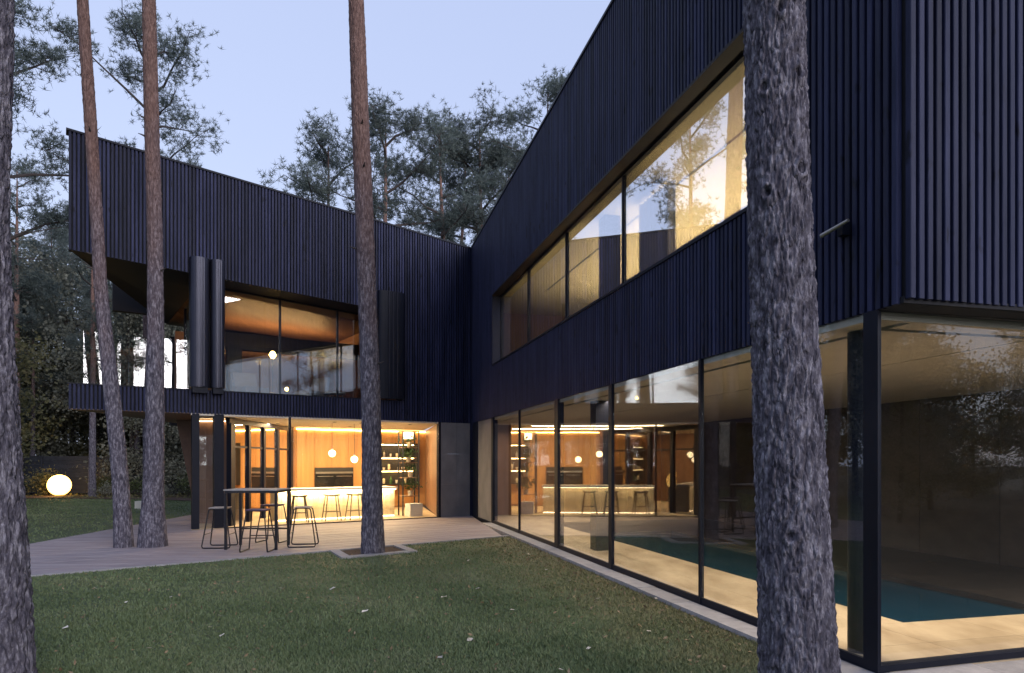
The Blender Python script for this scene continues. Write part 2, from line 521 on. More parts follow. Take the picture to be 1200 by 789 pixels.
TZ = -0.03
f1 = Vector((0.791, 0.612)); g1 = Vector((-0.612, 0.791))       # along and across the terrace's front edge
TP0 = Vector((-0.056, 15.0))
def tedge(x): return 15.0 + (x + 0.056) * 0.7737
tr_corner = FR(2.95, KO)
TERR = [(-9.35, tedge(-9.35)), (-0.20, tedge(-0.20)), FR(-2.72, -0.01), FL(1.0, 0.3), FL(1.0, 3.0), (-9.9, 24.0)]
mb = MB(); mb.prism(TERR, -0.3, TZ - 0.03); terrace = mb.build('terrace', M['black'], kind='structure')

def clip(poly, n, c, keep_less):
    out = []
    for i in range(len(poly)):
        p, q = poly[i], poly[(i + 1) % len(poly)]
        dp = p[0] * n[0] + p[1] * n[1] - c; dq = q[0] * n[0] + q[1] * n[1] - c
        if not keep_less: dp, dq = -dp, -dq
        if dp <= 0: out.append(p)
        if (dp < 0 < dq) or (dq < 0 < dp):
            k = dp / (dp - dq); out.append((p[0] + k * (q[0] - p[0]), p[1] + k * (q[1] - p[1])))
    return out
def deck_boards():
    mb = MB()
    n = (g1.x, g1.y)
    c0 = TP0.x * n[0] + TP0.y * n[1]
    W = 0.145
    k = 0
    while k < 100:
        a = c0 + 0.075 + k * W
        strip = clip(clip(TERR, n, a + W - 0.007, True), n, a, False)
        k += 1
        if len(strip) < 3: continue
        # butt joints along each board
        lo = min(p[0] * f1.x + p[1] * f1.y for p in strip); hi = max(p[0] * f1.x + p[1] * f1.y for p in strip)
        u = lo - random.uniform(0, 3.0)
        while u < hi:
            u2 = u + 3.2
            pc = clip(clip(strip, (f1.x, f1.y), u2 - 0.004, True), (f1.x, f1.y), u, False)
            if len(pc) >= 3:
                dz = random.uniform(-0.002, 0.002)
                mb.prism(pc, TZ - 0.028, TZ + dz)
            u = u2
    mb.build('deck_board', M['board'], terrace, kind='stuff')
deck_boards()
def edging():
    u = -11.6
    P = TP0
    proto = None
    while u < 0.2:
        a = P + f1 * u; b = P + f1 * min(u + 0.98, 0.2)
        skip = -3.0 > 99
        mb = MB()
        q = [a - g1 * 0.0, b - g1 * 0.0, b + g1 * 0.07, a + g1 * 0.07]
        mb.prism([(v.x, v.y) for v in q], -0.2, TZ + 0.004)
        mb.build('edging_stone', M['kerb'], terrace)
        u += 0.985
edging()
# square tree pit let into the lawn at the terrace edge
def tree_pit():
    c1 = Vector((-3.33, tedge(-3.33))); c4 = Vector((-2.18, tedge(-2.18)))
    o = Vector((0.46, -0.95))
    c2 = c1 + o; c3 = c4 + o
    root = thing('tree_pit', 'square tree pit of pale kerb stones round the slim pine at the terrace edge', 'tree pit', (c1.x, c1.y, -0.05))
    fx = f1; fy = o.normalized()
    def q(a, b, c, d, name, m, z0, z1):
        mb = MB(); mb.prism([(p.x, p.y) for p in (a, b, c, d)], z0, z1); return mb.build(name, m, root)
    wd = 0.17
    q(c1 + fx * 0.0, c1 + fx * wd, c2 + fx * wd, c2, 'kerb_stone', M['kerb'], -0.2, -0.02)
    q(c4 - fx * wd, c4, c3, c3 - fx * wd, 'kerb_stone', M['kerb'], -0.2, -0.02)
    mid = (c2 + c3) / 2
    q(c2 + fx * (wd + .004) - fy * wd, mid - fx * .003 - fy * wd, mid - fx * .003, c2 + fx * (wd + .004), 'kerb_stone', M['kerb'], -0.2, -0.021)
    q(mid + fx * .003 - fy * wd, c3 - fx * (wd + .004) - fy * wd, c3 - fx * (wd + .004), mid + fx * .003, 'kerb_stone', M['kerb'], -0.2, -0.022)
    q(c1 + fx * wd, c4 - fx * wd, c3 - fx * wd - fy * wd, c2 + fx * wd - fy * wd, 'mulch', M['mulch'], -0.2, -0.045)['kind'] = 'stuff'
tree_pit()

# ------------------------------------------------------------------ the house
house = thing('house', 'black slatted two-storey modern house with lit glazed ground floor', 'house', (-1.2, 20.45, 0))
def hb(): return MB()
def part(mb, name, m, parent=house, **k): return mb.build(name, m, parent, **k)

# --- carcass of the long wing
Z1 = 2.75
mb = hb()
mb.fbox(FR, -2.70, 0.0, 0.055, 0.28, Z1, lambda t: roofR(t) - 0.02)
mb.fbox(FR, 0.0, 11.7, 0.055, 0.28, Z1, 4.09)
mb.fbox(FR, 0.0, 11.7, 0.055, 0.28, 5.95, lambda t: roofR(t) - 0.02)
mb.fbox(FR, 11.7, 13.255, 0.055, 0.28, Z1, lambda t: roofR(t) - 0.02)
mb.fbox(FEU, 0.29, 7.2, 0.055, 0.28, Z1, 8.53)
part(mb, 'wall', M['backing'])
mb = hb(); mb.fbox(FR, -2.7, 13.0, 6.9, 7.1, 0, lambda t: roofR(t) - 0.05); part(mb, 'wall', M['backing'])
mb = hb(); mb.fbox(FR, -2.74, 13.25, 0.281, 7.15, lambda t: roofR(t) - 0.35, lambda t: roofR(t) - 0.12); part(mb, 'roof', M['roof'])
# roof edge flashings
mb = hb(); mb.fbox(FR, -2.78, 13.32, -0.02, 0.30, lambda t: roofR(t) - 0.015, lambda t: roofR(t) + 0.03); part(mb, 'roof_edge', M['dark_metal'])
mb = hb(); mb.fbox(FEU, 0.301, 7.2, -0.02, 0.30, 8.545, 8.585); part(mb, 'roof_edge', M['dark_metal'])
mb = hb(); mb.fbox(FL, 0.03, 10.18, -0.02, 0.30, lambda s: roofL(s) - 0.015, lambda s: roofL(s) + 0.03); part(mb, 'roof_edge', M['dark_metal'])
# floor slab between the storeys, soffit under the overhanging end
mb = hb(); mb.fbox(FR, -2.6, 13.0, 0.285, 6.89, 2.80, 3.25); part(mb, 'floor_slab', M['dark_soffit'])
mb = hb(); mb.fbox(FR, 13.085, 13.262, 0.03, 7.0, 2.752, 2.80); part(mb, 'soffit', M['backing'])

# --- cladding slats (unit mesh, one object per slat for the 300 that show largest)
def slat_mesh():
    w2, dp, c = 0.025, 0.045, 0.005
    prof = [(-w2, dp), (w2, dp), (w2, c), (w2 - c, 0), (-w2 + c, 0), (-w2, c)]
    n = 6
    V = [(x, y, 0) for x, y in prof] + [(x, y, 1) for x, y in prof]
    F = [(5, 4, 3, 2, 1, 0), (6, 7, 8, 9, 10, 11)] + [(i, (i + 1) % n, n + (i + 1) % n, n + i) for i in range(n)]
    F = [tuple(reversed(f)) for f in F]
    return V, F
SV, SF = slat_mesh()
sm = bpy.data.meshes.new('slat'); sm.from_pydata(SV, [], SF); sm.materials.append(M['slat']); sm.update()
slats = []       # (size in the picture, x, y, z0, z1, direction angle, joint)
def slat_run(fr, a0, a1, dirx, diry, spans):
    P = 0.0795
    n = int((a1 - a0) / P)
    for i in range(n):
        a = a0 + (i + 0.5) * P
        x, y = fr(a, 0)
        for z0, z1 in spans(a):
            px = 600 + 800 * x / y if y > 0.3 else 9999
            yt = max(0, 541 - 800 * (z1 - 1.6) / y); yb = min(789, 541 - 800 * (z0 - 1.6) / y)
            vis = 0.0
            if -20 < px < 1215 and yb > yt:
                ang = abs(dirx * y - diry * x) / math.hypot(x, y)       # how square-on the face is seen
                vis = (yb - yt) * 800 * 0.05 * max(0.15, ang) / y
            slats.append((vis, x, y, z0, z1, math.atan2(diry, dirx)))
ang_in = None
slat_run(FR, -2.74, 13.29, 0.2505, -0.9681,
         lambda t: [(Z1, roofR(t))] if (t < -0.02 or t > 11.72) else [(Z1, 4.085), (5.955, roofR(t))])
slat_run(FL, 0.05, 10.16, -0.8307, -0.5567,
         lambda s: [(2.74, roofL(s))] if s < 2.3 else ([(2.74, 3.30), (visor(s), roofL(s))]))
slat_run(FEU, 0.03, 7.2, 0.9588, 0.284, lambda e: [(2.78, 8.55)])
slats.sort(key=lambda q: -q[0])
ho = house.location
rest = MB()
for i, (vis, x, y, z0, z1, an) in enumerate(slats):
    # local x along the run; local +y must point into the house
    rz = an if abs(an - math.atan2(0.284, 0.9588)) < 0.01 else an + (math.pi if abs(an - math.atan2(-0.5567, -0.8307)) < 0.01 else 0.0)
    if i < 300:
        o = bpy.data.objects.new('slat', sm)
        COL.objects.link(o); o.parent = house
        o.location = (x - ho.x, y - ho.y, z0); o.scale = (1, 1, z1 - z0)
        o.rotation_euler = (random.uniform(-.0006, .0006), 0, rz)
    else:
        c, s_ = math.cos(rz), math.sin(rz)
        rest.add([(x + vx * c - vy * s_, y + vx * s_ + vy * c, z0 + vz * (z1 - z0)) for vx, vy, vz in SV], SF)
part(rest, 'slat', M['slat'], kind='stuff')
# corner boards
mb = hb(); mb.fbox(FR, -2.95, -2.69, -0.012, 0.05, -.03, roofR(-2.76) - 0.02); mb.fbox(FL, -0.25, 0.055, 0.02, 0.24, -.03, 7.97); part(mb, 'corner_board', M['slat'])

# --- long wing: upper ribbon window
mb = hb()
mb.fbox(FR, -0.02, 11.72, -0.015, 0.30, 4.088, 4.125)
part(mb, 'window_sill', M['dark_metal'])
mb = hb()
mb.fbox(FR, -0.02, 11.72, -0.008, 0.30, 5.91, 5.948)
part(mb, 'window_reveal', M['dark_reveal'])
mb = hb(); mb.fbox(FR, -0.03, 0.02, -0.006, 0.30, 4.126, 5.909); part(mb, 'window_reveal', M['shutter'])
mb = hb(); mb.fbox(FR, 11.66, 11.71, -0.006, 0.30, 4.126, 5.909); part(mb, 'window_reveal', M['dark_metal'])
edges = [0.02, 2.61, 5.22, 7.83, 11.66]
for a, b in zip(edges[:-1], edges[1:]):
    fm = hb(); h = 0.022
    fm.fbox(FR, a, a + h, 0.21, 0.27, 4.126, 5.909); fm.fbox(FR, b - h, b - .001, 0.21, 0.27, 4.126, 5.909)
    fm.fbox(FR, a + h, b - h, 0.212, 0.268, 4.126, 4.15); fm.fbox(FR, a + h, b - h, 0.212, 0.268, 5.88, 5.909)
    wo = part(fm, 'window', M['dark_metal'])
    pm = hb(); pm.fbox(FR, a + h, b - h, 0.236, 0.244, 4.15, 5.88); part(pm, 'pane', M['glass_coated'], wo)

# --- long wing: ground floor glazing
gedges = [0.0, 2.61, 5.22, 7.83, 10.44, 13.05]
for i, (a, b) in enumerate(zip(gedges[:-1], gedges[1:])):
    wl = {0: 0.05, 5.22: 0.17, 7.83: 0.09}.get(a, 0.022); wr = {5.22: 0.03, 7.83: 0.03, 13.05: 0.15}.get(b, 0.022)
    fm = hb()
    fm.fbox(FR, a, a + wl, 0.0, 0.045 if wl < .1 else 0.12, 0.0, Z1 - .002)
    fm.fbox(FR, b - wr, b - .002, 0.0, 0.044 if b < 13 else 0.02, 0.0, Z1 - .003)
    fm.fbox(FR, a + wl, b - wr, 0.01, 0.044, 0.0, 0.07)
    wo = part(fm, 'window', M['dark_metal'])
    pm = hb(); pm.fbox(FR, a + wl, b - wr, 0.025, 0.035, 0.07, Z1 - .004); part(pm, 'pane', M['glass'], wo)
# dark opaque leaf between the glazing and the inner corner
mb = hb(); mb.fbox(FR, -2.0, -0.14, 0.03, 0.09, 0.0, Z1 - .004); part(mb, 'door', M['concrete'], label='narrow grey flush door beside the inner corner')
mb = hb(); mb.fbox(FR, -0.14, -0.003, -0.005, 0.14, 0.0, Z1 - .003); mb.fbox(FR, -2.62, -2.0, -0.004, 0.14, 0.0, Z1 - .003); part(mb, 'door_frame', M['dark_metal'])
# end face glazing
for a, b in zip([0.0, 3.0, 6.0], [3.0, 6.0, 7.0]):
    fm = hb(); wl = 0.03
    a1 = a + (0.0 if a else 0.0)
    fm.fbox(FE, a1 + (0.021 if a == 0 else 0), a1 + wl, 0.0, 0.118, 0.0, Z1 - .004)
    fm.fbox(FE, b - .03, b - .002, 0.0, 0.12, 0.0, Z1 - .004)
    fm.fbox(FE, a1 + wl, b - .03, 0.01, 0.10, 0.0, 0.05)
    wo = part(fm, 'window', M['dark_metal'])
    pm = hb(); pm.fbox(FE, a1 + wl, b - .03, 0.05, 0.06, 0.05, Z1 - .005); part(pm, 'pane', M['glass'], wo)
# round steel column just inside the corner
cx, cy = FR(12.50, 0.33)
mb = hb(); mb.lathe([(0.1, 0.0), (0.1, 2.74)], (cx, cy, 0.0), 32); part(mb, 'column', M['dark_metal'], smooth=False)
cx, cy = FR(5.5, 0.55)
mb = hb(); mb.fbox(FR, 5.62, 5.9, 0.55, 0.8, 0.0, 2.69); part(mb, 'column', M['dark_metal'])

# --- pool hall inside the long wing
mb = hb()
mb.fbox(FR, -2.6, 12.93, 0.046, 0.345, 2.690, 2.745); mb.fbox(FE, 0.05, 6.9, 0.066, 0.115, 2.688, 2.747); mb.fbox(FR, -2.6, 12.60, 0.435, 2.05, 2.690, 2.745)
mb.fbox(FR, -2.6, 12.60, 2.085, 6.2, 2.690, 2.745)
mb.fbox(FR, 12.69, 12.93, 0.435, 6.2, 2.690, 2.745)
part(mb, 'ceiling', M['ceiling'])
mb = hb(); mb.fbox(FR, -2.6, 13.02, 0.281, 6.2, 2.746, 2.79); part(mb, 'ceiling_void', M['black'])
wallstone = []
for i in range(10):
    mb = hb(); a = -1.5 + i * 1.5
    mb.fbox(FR, a + .004, a + 1.496, 6.0, 6.06 + random.uniform(0, .006), 0.0, 2.69); part(mb, 'wall_panel', M['stone_dark'])
mb = hb(); mb.fbox(FR, -2.6, 13.6, 6.07, 6.2, 0.0, 2.69); part(mb, 'wall', M['stone_dark'])
for i in range(5):
    mb = hb(); a = 0.3 + i * 1.15
    mb.fbox(FR, -2.5, -2.44, a + .004, a + 1.146, 0.0, 2.69); part(mb, 'wood_panel', M['wood_brown'])
mb = hb(); mb.fbox(FR, -2.6, -2.51, 0.14, 6.0, 0.0, 2.69); part(mb, 'wall', M['backing'])
# travertine beside the pool, dark stone behind it
pool_t0, pool_t1, pool_d0, pool_d1 = 3.0, 11.75, 1.5, 3.55
for i in range(13):
    a = -2.5 + i * 1.19
    b = min(a + 1.186, 13.0)
    for d0, d1 in ((0.121, 0.75), (0.754, 1.5)):
        if a < 11.75 and b > 11.75: b = 11.748
        if a >= 11.75: continue
        mb = hb(); mb.fbox(FR, a, b, d0, d1, -0.06, 0.0); part(mb, 'floor_tile', M['travertine'])
for i in range(6):
    for t0, t1 in ((11.752, 12.42), (12.424, 13.04)):
        a = 0.121 + i * 1.0
        mb = hb(); mb.fbox(FR, t0, t1, a, a + 0.996, -0.06, 0.0); part(mb, 'floor_tile', M['travertine'])
for i in range(4):
    mb = hb(); a = -2.5 + i * 1.37; mb.fbox(FR, a, a + 1.366, 1.504, 5.99, -0.06, -0.001); part(mb, 'floor_tile', M['travertine'] if a < 0.2 else M['deck_dark'])
for i in range(8):
    a = 3.0 + i * 1.09
    mb = hb(); mb.fbox(FR, a, a + 1.086, pool_d1, 5.99, -0.06, -0.001); part(mb, 'floor_tile', M['deck_dark'])
mb = hb(); mb.fbox(FR, -2.55, 13.03, 0.12, 6.0, -1.6, -1.5)
mb.fbox(FR, 2.9, 2.998, 1.4, 3.6, -1.499, -0.062); mb.fbox(FR, 11.752, 11.85, 1.4, 3.6, -1.499, -0.062)
mb.fbox(FR, 2.999, 11.751, 1.4, 1.498, -1.499, -0.062); mb.fbox(FR, 2.999, 11.751, 3.552, 3.65, -1.499, -0.062)
part(mb, 'pool_basin', M['deck_dark'])
mb = hb(); mb.fbox(FR, 2.999, 11.751, 1.499, 3.551, -0.5, -0.075)
part(mb, 'pool_water', M['water'])
# plinth under the facade
mb = hb(); mb.fbox(FR, -2.6, 13.05, 0.0, 0.119, -0.4, -0.002); mb.fbox(FE, 0.0, 7.2, 0.0, 0.118, -0.4, -0.003); part(mb, 'plinth', M['dark_metal'])

# --- long wing: upper room
mb = hb(); mb.fbox(FR, -2.5, 13.0, 0.285, 6.88, 6.02, 6.08); part(mb, 'ceiling', M['ochre_wall'])
for d in (1.3, 2.9):
    mb = hb(); mb.fbox(FR, 0.5, 13.0, d, d + 0.035, 6.012, 6.019); part(mb, 'ceiling_track', M['black'])
mb = hb(); mb.fbox(FR, -2.5, 13.0, 6.7, 6.88, 3.26, 6.01); part(mb, 'wall', M['ochre_wall'])
mb = hb(); mb.fbox(FR, -2.5, -2.35, 0.285, 6.69, 3.26, 6.01); part(mb, 'wall', M['wood_brown'])
mb = hb(); mb.fbox(FR, 12.85, 13.0, 0.285, 6.69, 3.26, 6.01); part(mb, 'wall', M['ochre_wall'])
mb = hb(); mb.fbox(FR, 5.65, 5.95, 0.7, 1.0, 3.255, 6.015); part(mb, 'column', M['dark_metal'])
mb = hb()
N = 40
for i in range(N):
    t0 = 6.5 + i * 0.03
    d = 1.1 + 0.05 * math.sin(i * 1.3)
    d2 = 1.1 + 0.05 * math.sin((i + 1) * 1.3)
    p = [(*FR(t0, d), 3.26), (*FR(t0 + .03, d2), 3.26), (*FR(t0 + .03, d2 + .012), 3.26), (*FR(t0, d + .012), 3.26)]
    mb.hexa(p + [(x, y, 5.98) for x, y, z in p])
cu = part(mb, 'curtain', M['curtain']); tag(cu)
mb = hb(); mb.fbox(FR, 0.6, 4.4, 3.4, 4.1, 3.252, 4.9); mb.fbox(FR, 0.7, 1.5, 3.38, 3.399, 3.4, 4.8); part(mb, 'cabinet', M['wood_brown'])
mb = hb(); mb.fbox(FR, 8.6, 10.6, 4.5, 4.6, 3.252, 5.3); part(mb, 'partition', M['reveal'])

# --- side wing carcass
mb = hb()
mb.fbox(FL, 0.06, 2.32, 0.055, 0.25, 2.75, lambda s: roofL(s) - .02)
mb.fbox(FL, 2.32, 10.13, 0.055, 0.25, 2.75, 3.285)
mb.fbox(FL, 2.32, 10.13, 0.055, 0.25, lambda s: visor(s) + .012, lambda s: roofL(s) - .02)
part(mb, 'wall', M['backing'])
mb = hb()
mb.fbox(FB, 0.28, 6.7, 0.03, 0.2, 6.21, 8.78); mb.fbox(FB, 0.28, 6.7, 0.03, 0.2, 2.75, 3.28)
part(mb, 'wall', M['slat'])
Bb = FB(6.7, 0)
def sl_of(x, y):     # the s coordinate of a point
    return (x + 1.2) * -0.8307 + (y - 20.45) * -0.5567
vz = lambda x, y: visor(sl_of(x, y))
vz2 = lambda x, y: visor(sl_of(x, y)) + 0.008
mb = hb(); mb.prism([FL(2.32, 0.04), FL(7.36, 0.04), FL(7.36, 0.90), FL(2.32, 0.90)], vz, vz2)
mb.prism([FL(7.361, 0.04), FL(10.14, 0.04), FB(6.7, 0.05), FL(7.361, 7.0)], vz, vz2); part(mb, 'soffit', M['dark_metal'])
mb = hb(); mb.prism([FL(2.32, 0.902), FL(7.36, 0.902), FL(7.36, 7.0), FL(0.0, 7.0), FL(0.0, 0.902)], vz, vz2); part(mb, 'ceiling', M['soffit_wood'])
mb = hb(); mb.prism([FL(0.3, 0.26), FL(10.0, 0.26), FB(6.6, 0.25), FL(0.3, 7.0)], lambda x, y: roofL(sl_of(x, y)) - .35, lambda x, y: roofL(sl_of(x, y)) - .12); part(mb, 'roof', M['roof'])
mb = hb(); mb.prism([FL(0.3, 0.26), FL(10.1, 0.26), FB(6.6, 0.21), FL(0.3, 7.0)], 2.80, 3.2); part(mb, 'floor_slab', M['dark_soffit'])
made_up_vest = [(-9.25, 20.2), (-7.6, 16.55)]  # corner points of the made-up vestibule
mb = hb(); mb.prism([FL(7.72, 0.02), FL(10.14, 0.02), FB(6.7, 0.05), (-7.14, 22.4), (-7.14, 17.87), (-8.24, 17.87)], 2.735, 2.755); part(mb, 'soffit', M['soffit_wood'])
mb = hb(); mb.fbox(FL, 0.3, 6.3, 6.6, 6.9, 0, 2.74); mb.fbox(FL, 0.3, 7.3, 6.6, 6.9, 2.76, 5.6); mb.fbox(FL, 0.3, 8.9, 6.6, 6.85, 6.25, lambda s: roofL(s) - .2); part(mb, 'wall', M['backing'])
# sill line of the balcony and its glass balustrade
mb = hb(); mb.fbox(FL, 2.4, 10.16, -0.01, 0.25, 3.287, 3.315); part(mb, 'balcony_edge', M['dark_metal'])
for a, b in ((9.86, 8.8), (8.79, 7.74), (7.0, 5.0), (4.99, 3.0)):
    mb = hb(); mb.fbox(FL, b, a, 0.10, 0.118, 3.316, 4.48); part(mb, 'balustrade_pane', M['glass_rail'] if a > 7.5 else M['glass'])
for a, b in ((0.3, 2.2), (2.21, 4.2)):
    mb = hb(); mb.fbox(FB, a, b, 0.22, 0.238, 3.286, 4.48); part(mb, 'balustrade_pane', M['glass'])

# --- side wing: curved shutters folded at both sides of the opening
def shutter(sc_, wd, dp, z0, z1):
    mb = MB(); n = 14
    prof = []
    for i in range(n + 1):
        a = math.pi * i / n
        u = -math.cos(a) * wd / 2
        v = -dp * (math.sin(a) ** 0.55)
        prof.append((sc_ - u, v - 0.03))
    poly = [FL(s, d) for s, d in prof] + [FL(sc_ - wd / 2, 0.03), FL(sc_ + wd / 2, 0.03)]
    mb.prism(poly, z0, z1)
    return mb
def ribs(sc_, wd, dp, z0, z1, par):
    for k in (-0.16, 0.0, 0.16):
        mb = hb(); mb.fbox(FL, sc_ + k * wd - 0.012, sc_ + k * wd + 0.012, -dp - 0.052, -dp - 0.02, z0 + .02, z1 - .02); part(mb, 'rib', M['shutter'], par)
for sc_, wd in ((7.53, 0.43), (7.13, 0.33)):
    o = part(shutter(sc_, wd, 0.2, 3.36, 6.42), 'shutter', M['shutter']); ribs(sc_, wd, 0.2, 3.36, 6.42, o)
    mb = hb(); mb.fbox(FL, sc_ - wd / 2 + .05, sc_ + wd / 2 - .05, -.18, .02, 3.22, 3.358); part(mb, 'shutter_bracket', M['dark_metal'])
o = part(shutter(2.62, 0.78, 0.14, 3.33, 6.30), 'shutter', M['dark_metal']); ribs(2.62, 0.78, 0.14, 3.33, 6.30, o)

# --- side wing: upper glazing and room
ue = [2.35, 3.83, 5.40, 7.3]
for a, b in zip(ue[:-1], ue[1:]):
    fm = hb(); h = 0.025
    zt = lambda s: visor(s) + 0.03 - 0.52 * 0.0 - 0.002
    fm.fbox(FL, a, a + h, 0.86, 0.93, 3.201, lambda s: visor(s) - .002); fm.fbox(FL, b - h, b - .002, 0.86, 0.93, 3.201, lambda s: visor(s) - .002)
    fm.fbox(FL, a + h, b - h, 0.865, 0.925, lambda s: visor(s) - 0.045, lambda s: visor(s) - .004); fm.fbox(FL, a + h, b - h, 0.865, 0.925, 3.201, 3.24)
    wo = part(fm, 'window', M['dark_metal'])
    pm = hb(); pm.fbox(FL, a + h, b - h, 0.89, 0.90, 3.24, lambda s: visor(s) - .046); part(pm, 'pane', M['glass_mid'], wo)
mb = hb(); mb.fbox(FL, 7.302, 7.36, 0.87, 0.93, 3.201, 5.9); part(mb, 'post', M['dark_metal'])
mb = hb(); mb.fbox(FL, 7.302, 7.36, 3.4, 3.46, 3.201, 5.9); wo = part(mb, 'window', M['dark_metal'])
pm = hb(); pm.fbox(FL, 7.32, 7.33, 0.931, 3.399, 3.21, 5.95); part(pm, 'pane', M['glass'], wo)
mb = hb(); mb.fbox(FL, 2.0, 2.3, 0.3, 6.5, 3.201, 5.7); part(mb, 'wall', M['wood_brown'])
mb = hb(); mb.fbox(FL, 2.31, 7.3, 5.6, 5.75, 3.201, 5.62); part(mb, 'wall', M['wood_brown'])
mb = hb(); mb.fbox(FL, 2.31, 7.3, 3.2, 3.45, 4.85, 5.32); part(mb, 'beam', M['black'])
mb = hb(); mb.fbox(FL, 5.9, 6.3, 3.0, 3.19, 3.201, 4.84); part(mb, 'column', M['black'])

# --- side wing: ground floor
kit = [FL(1.12, 0.02), FL(7.70, 0.02), (-8.22, 17.85), (-7.13, 17.85), (-7.13, 22.35), FL(2.0, 5.4), FL(0.0, 6.3), FL(-0.55, 4.4)]
mb = hb(); mb.prism(kit, 2.700, 2.748); part(mb, 'ceiling', M['ceiling'])
mb = hb(); mb.prism(kit, -0.3, -0.012); part(mb, 'floor', M['travertine'])
for i in range(8):
    mb = hb(); a = -0.72 + i * 0.58
    mb.fbox(FL, a + .003, a + .577, 4.46, 4.50, 0.05, 2.62); part(mb, 'wood_panel', M['wood'])
mb = hb(); mb.fbox(FL, -0.9, 4.0, 4.505, 4.62, -.01, 2.699); part(mb, 'wall', M['wood'])
mb = hb(); mb.fbox(FL, -0.72, 3.92, 4.40, 4.455, 2.635, 2.655); part(mb, 'cove_light', M['led'])
# right wall of the kitchen (runs parallel to the long wing)
kw0, kw1 = FL(1.09, 0.16), (-3.12, 24.58)
mb = hb(); mb.prism([kw0, (kw1[0], kw1[1]), (kw1[0] + .3, kw1[1]), (kw0[0] + .3, kw0[1] + .1)], -.01, 2.699); part(mb, 'wall', M['wood_brown'])
# concrete corner wall
for a, b in ((0.07, 0.53), (0.534, 1.05)):
    for z0, z1 in ((-0.04, 0.92), (0.924, 1.82), (1.824, 2.735)):
        mb = hb(); mb.fbox(FL, a, b, 0.0 + random.uniform(0, .003), 0.15, z0, z1); part(mb, 'concrete_panel', M['concrete'])
mb = hb(); mb.fbox(FL, 1.052, 1.12, -0.01, 0.13, -0.03, 2.737); part(mb, 'door_frame', M['dark_metal'])
# posts and panes of the front
mb = hb(); mb.fbox(FL, 5.36, 5.41, 0.0, 0.07, -.012, 2.738); part(mb, 'mullion', M['dark_metal'])
mb = hb(); mb.fbox(FL, 7.52, 7.68, 0.0, 0.16, -.012, 2.737); part(mb, 'post', M['dark_metal'])
mb = hb(); mb.fbox(FL, 6.97, 7.19, 0.0, 0.2, -.012, 2.737); part(mb, 'post', M['dark_metal'])
mb = hb(); mb.fbox(FL, 7.19, 7.52, 0.06, 0.07, -.012, 2.70); part(mb, 'pane', M['glass'])
mb = hb(); mb.fbox(FL, 1.12, 3.25, 0.03, 0.04, -.011, 2.70); part(mb, 'pane', M['glass'])
mb = hb(); mb.fbox(FL, 3.25, 5.36, 0.045, 0.055, -.011, 2.70); part(mb, 'pane', M['glass'])
mb = hb(); mb.fbox(FL, 1.12, 6.97, 0.0, 0.09, -.2, -.008); part(mb, 'threshold', M['dark_metal'])
# glass wall closing the kitchen on the left
py = [17.15, 18.25, 19.35, 20.5, 21.7]
for i, y0 in enumerate(py):
    mb = hb(); hw = 0.13 if i in (0, 4) else 0.07
    mb.box(-7.12, -7.0, y0 - hw, y0 + hw, -.012, 2.56); part(mb, 'post', M['dark_metal'])
mb = hb(); mb.box(-7.11, -7.01, 16.95, 22.05, 2.561, 2.69); part(mb, 'head_rail', M['dark_metal'])
for y0, y1 in zip(py[:-1], py[1:]):
    mb = hb(); mb.box(-7.065, -7.055, y0 + .13, y1 - .13, -.011, 2.56); part(mb, 'pane', M['glass_coated'])
    mb = hb(); mb.box(-7.10, -7.02, y0 + .131, y1 - .131, 1.95, 2.0); part(mb, 'transom', M['dark_metal'])
mb = hb(); mb.box(-7.12, -7.0, 21.84, 22.3, -.012, 2.699); part(mb, 'wall', M['wood_brown'])
# made-up wood wall and light strip, filling in for a reflection between the posts
for i in range(4):
    mb = hb(); x0 = -8.2 + i * 0.25; mb.box(x0 + .003, x0 + .247, 17.72, 17.76, -.01, 2.6); part(mb, 'wood_panel', M['wood_brown'])
mb = hb(); mb.box(-8.2, -7.2, 17.765, 17.84, -.01, 2.699); part(mb, 'wall', M['wood_brown'])
mb = hb(); mb.box(-8.15, -7.25, 17.63, 17.71, 2.63, 2.65); part(mb, 'cove_light', M['led_soft'])  # added glowing strip above the made-up wall, no real cove lamp here
# slanted timber prop under the far end
mb = hb()
mb.hexa([(-8.72, 18.9, -0.05), (-8.58, 18.9, -0.05), (-8.58, 19.1, -0.05), (-8.72, 19.1, -0.05), (-9.25, 18.8, 2.734), (-8.72, 18.8, 2.734), (-8.72, 19.2, 2.734), (-9.25, 19.2, 2.734)])
part(mb, 'prop', M['soffit_wood'], label='slanted timber prop widening upward under the overhang')
# recessed downlights
for s, d in ((3.9, 0.9), (3.1, 0.95), (1.6, 0.9), (5.0, 2.6), (2.6, 3.2)):
    x, y = FL(s, d)
    mb = hb(); mb.lathe([(0.045, -0.012), (0.06, 0.0)], (x, y, 2.7), 14); part(mb, 'downlight', M['black'])

# small bracket spotlight on the long facade
mb = MB(); x, y = FR(12.73, -0.02)
sp = thing('wall_light', 'slim grey spotlight on an arm fixed to the black slats beside the big trunk', 'wall light', (x, y, 3.28))
mb.fbox(FR, 12.70, 12.76, -0.07, 0.0, 3.40, 3.50); mb.build('bracket', M['dark_metal'], sp)
mb = MB(); mb.tube([(*FR(12.86, -0.10), 3.475), (*FR(12.58, -0.12), 3.44)], [0.013, 0.019], 12); mb.build('lamp_tube', M['steel'], sp)

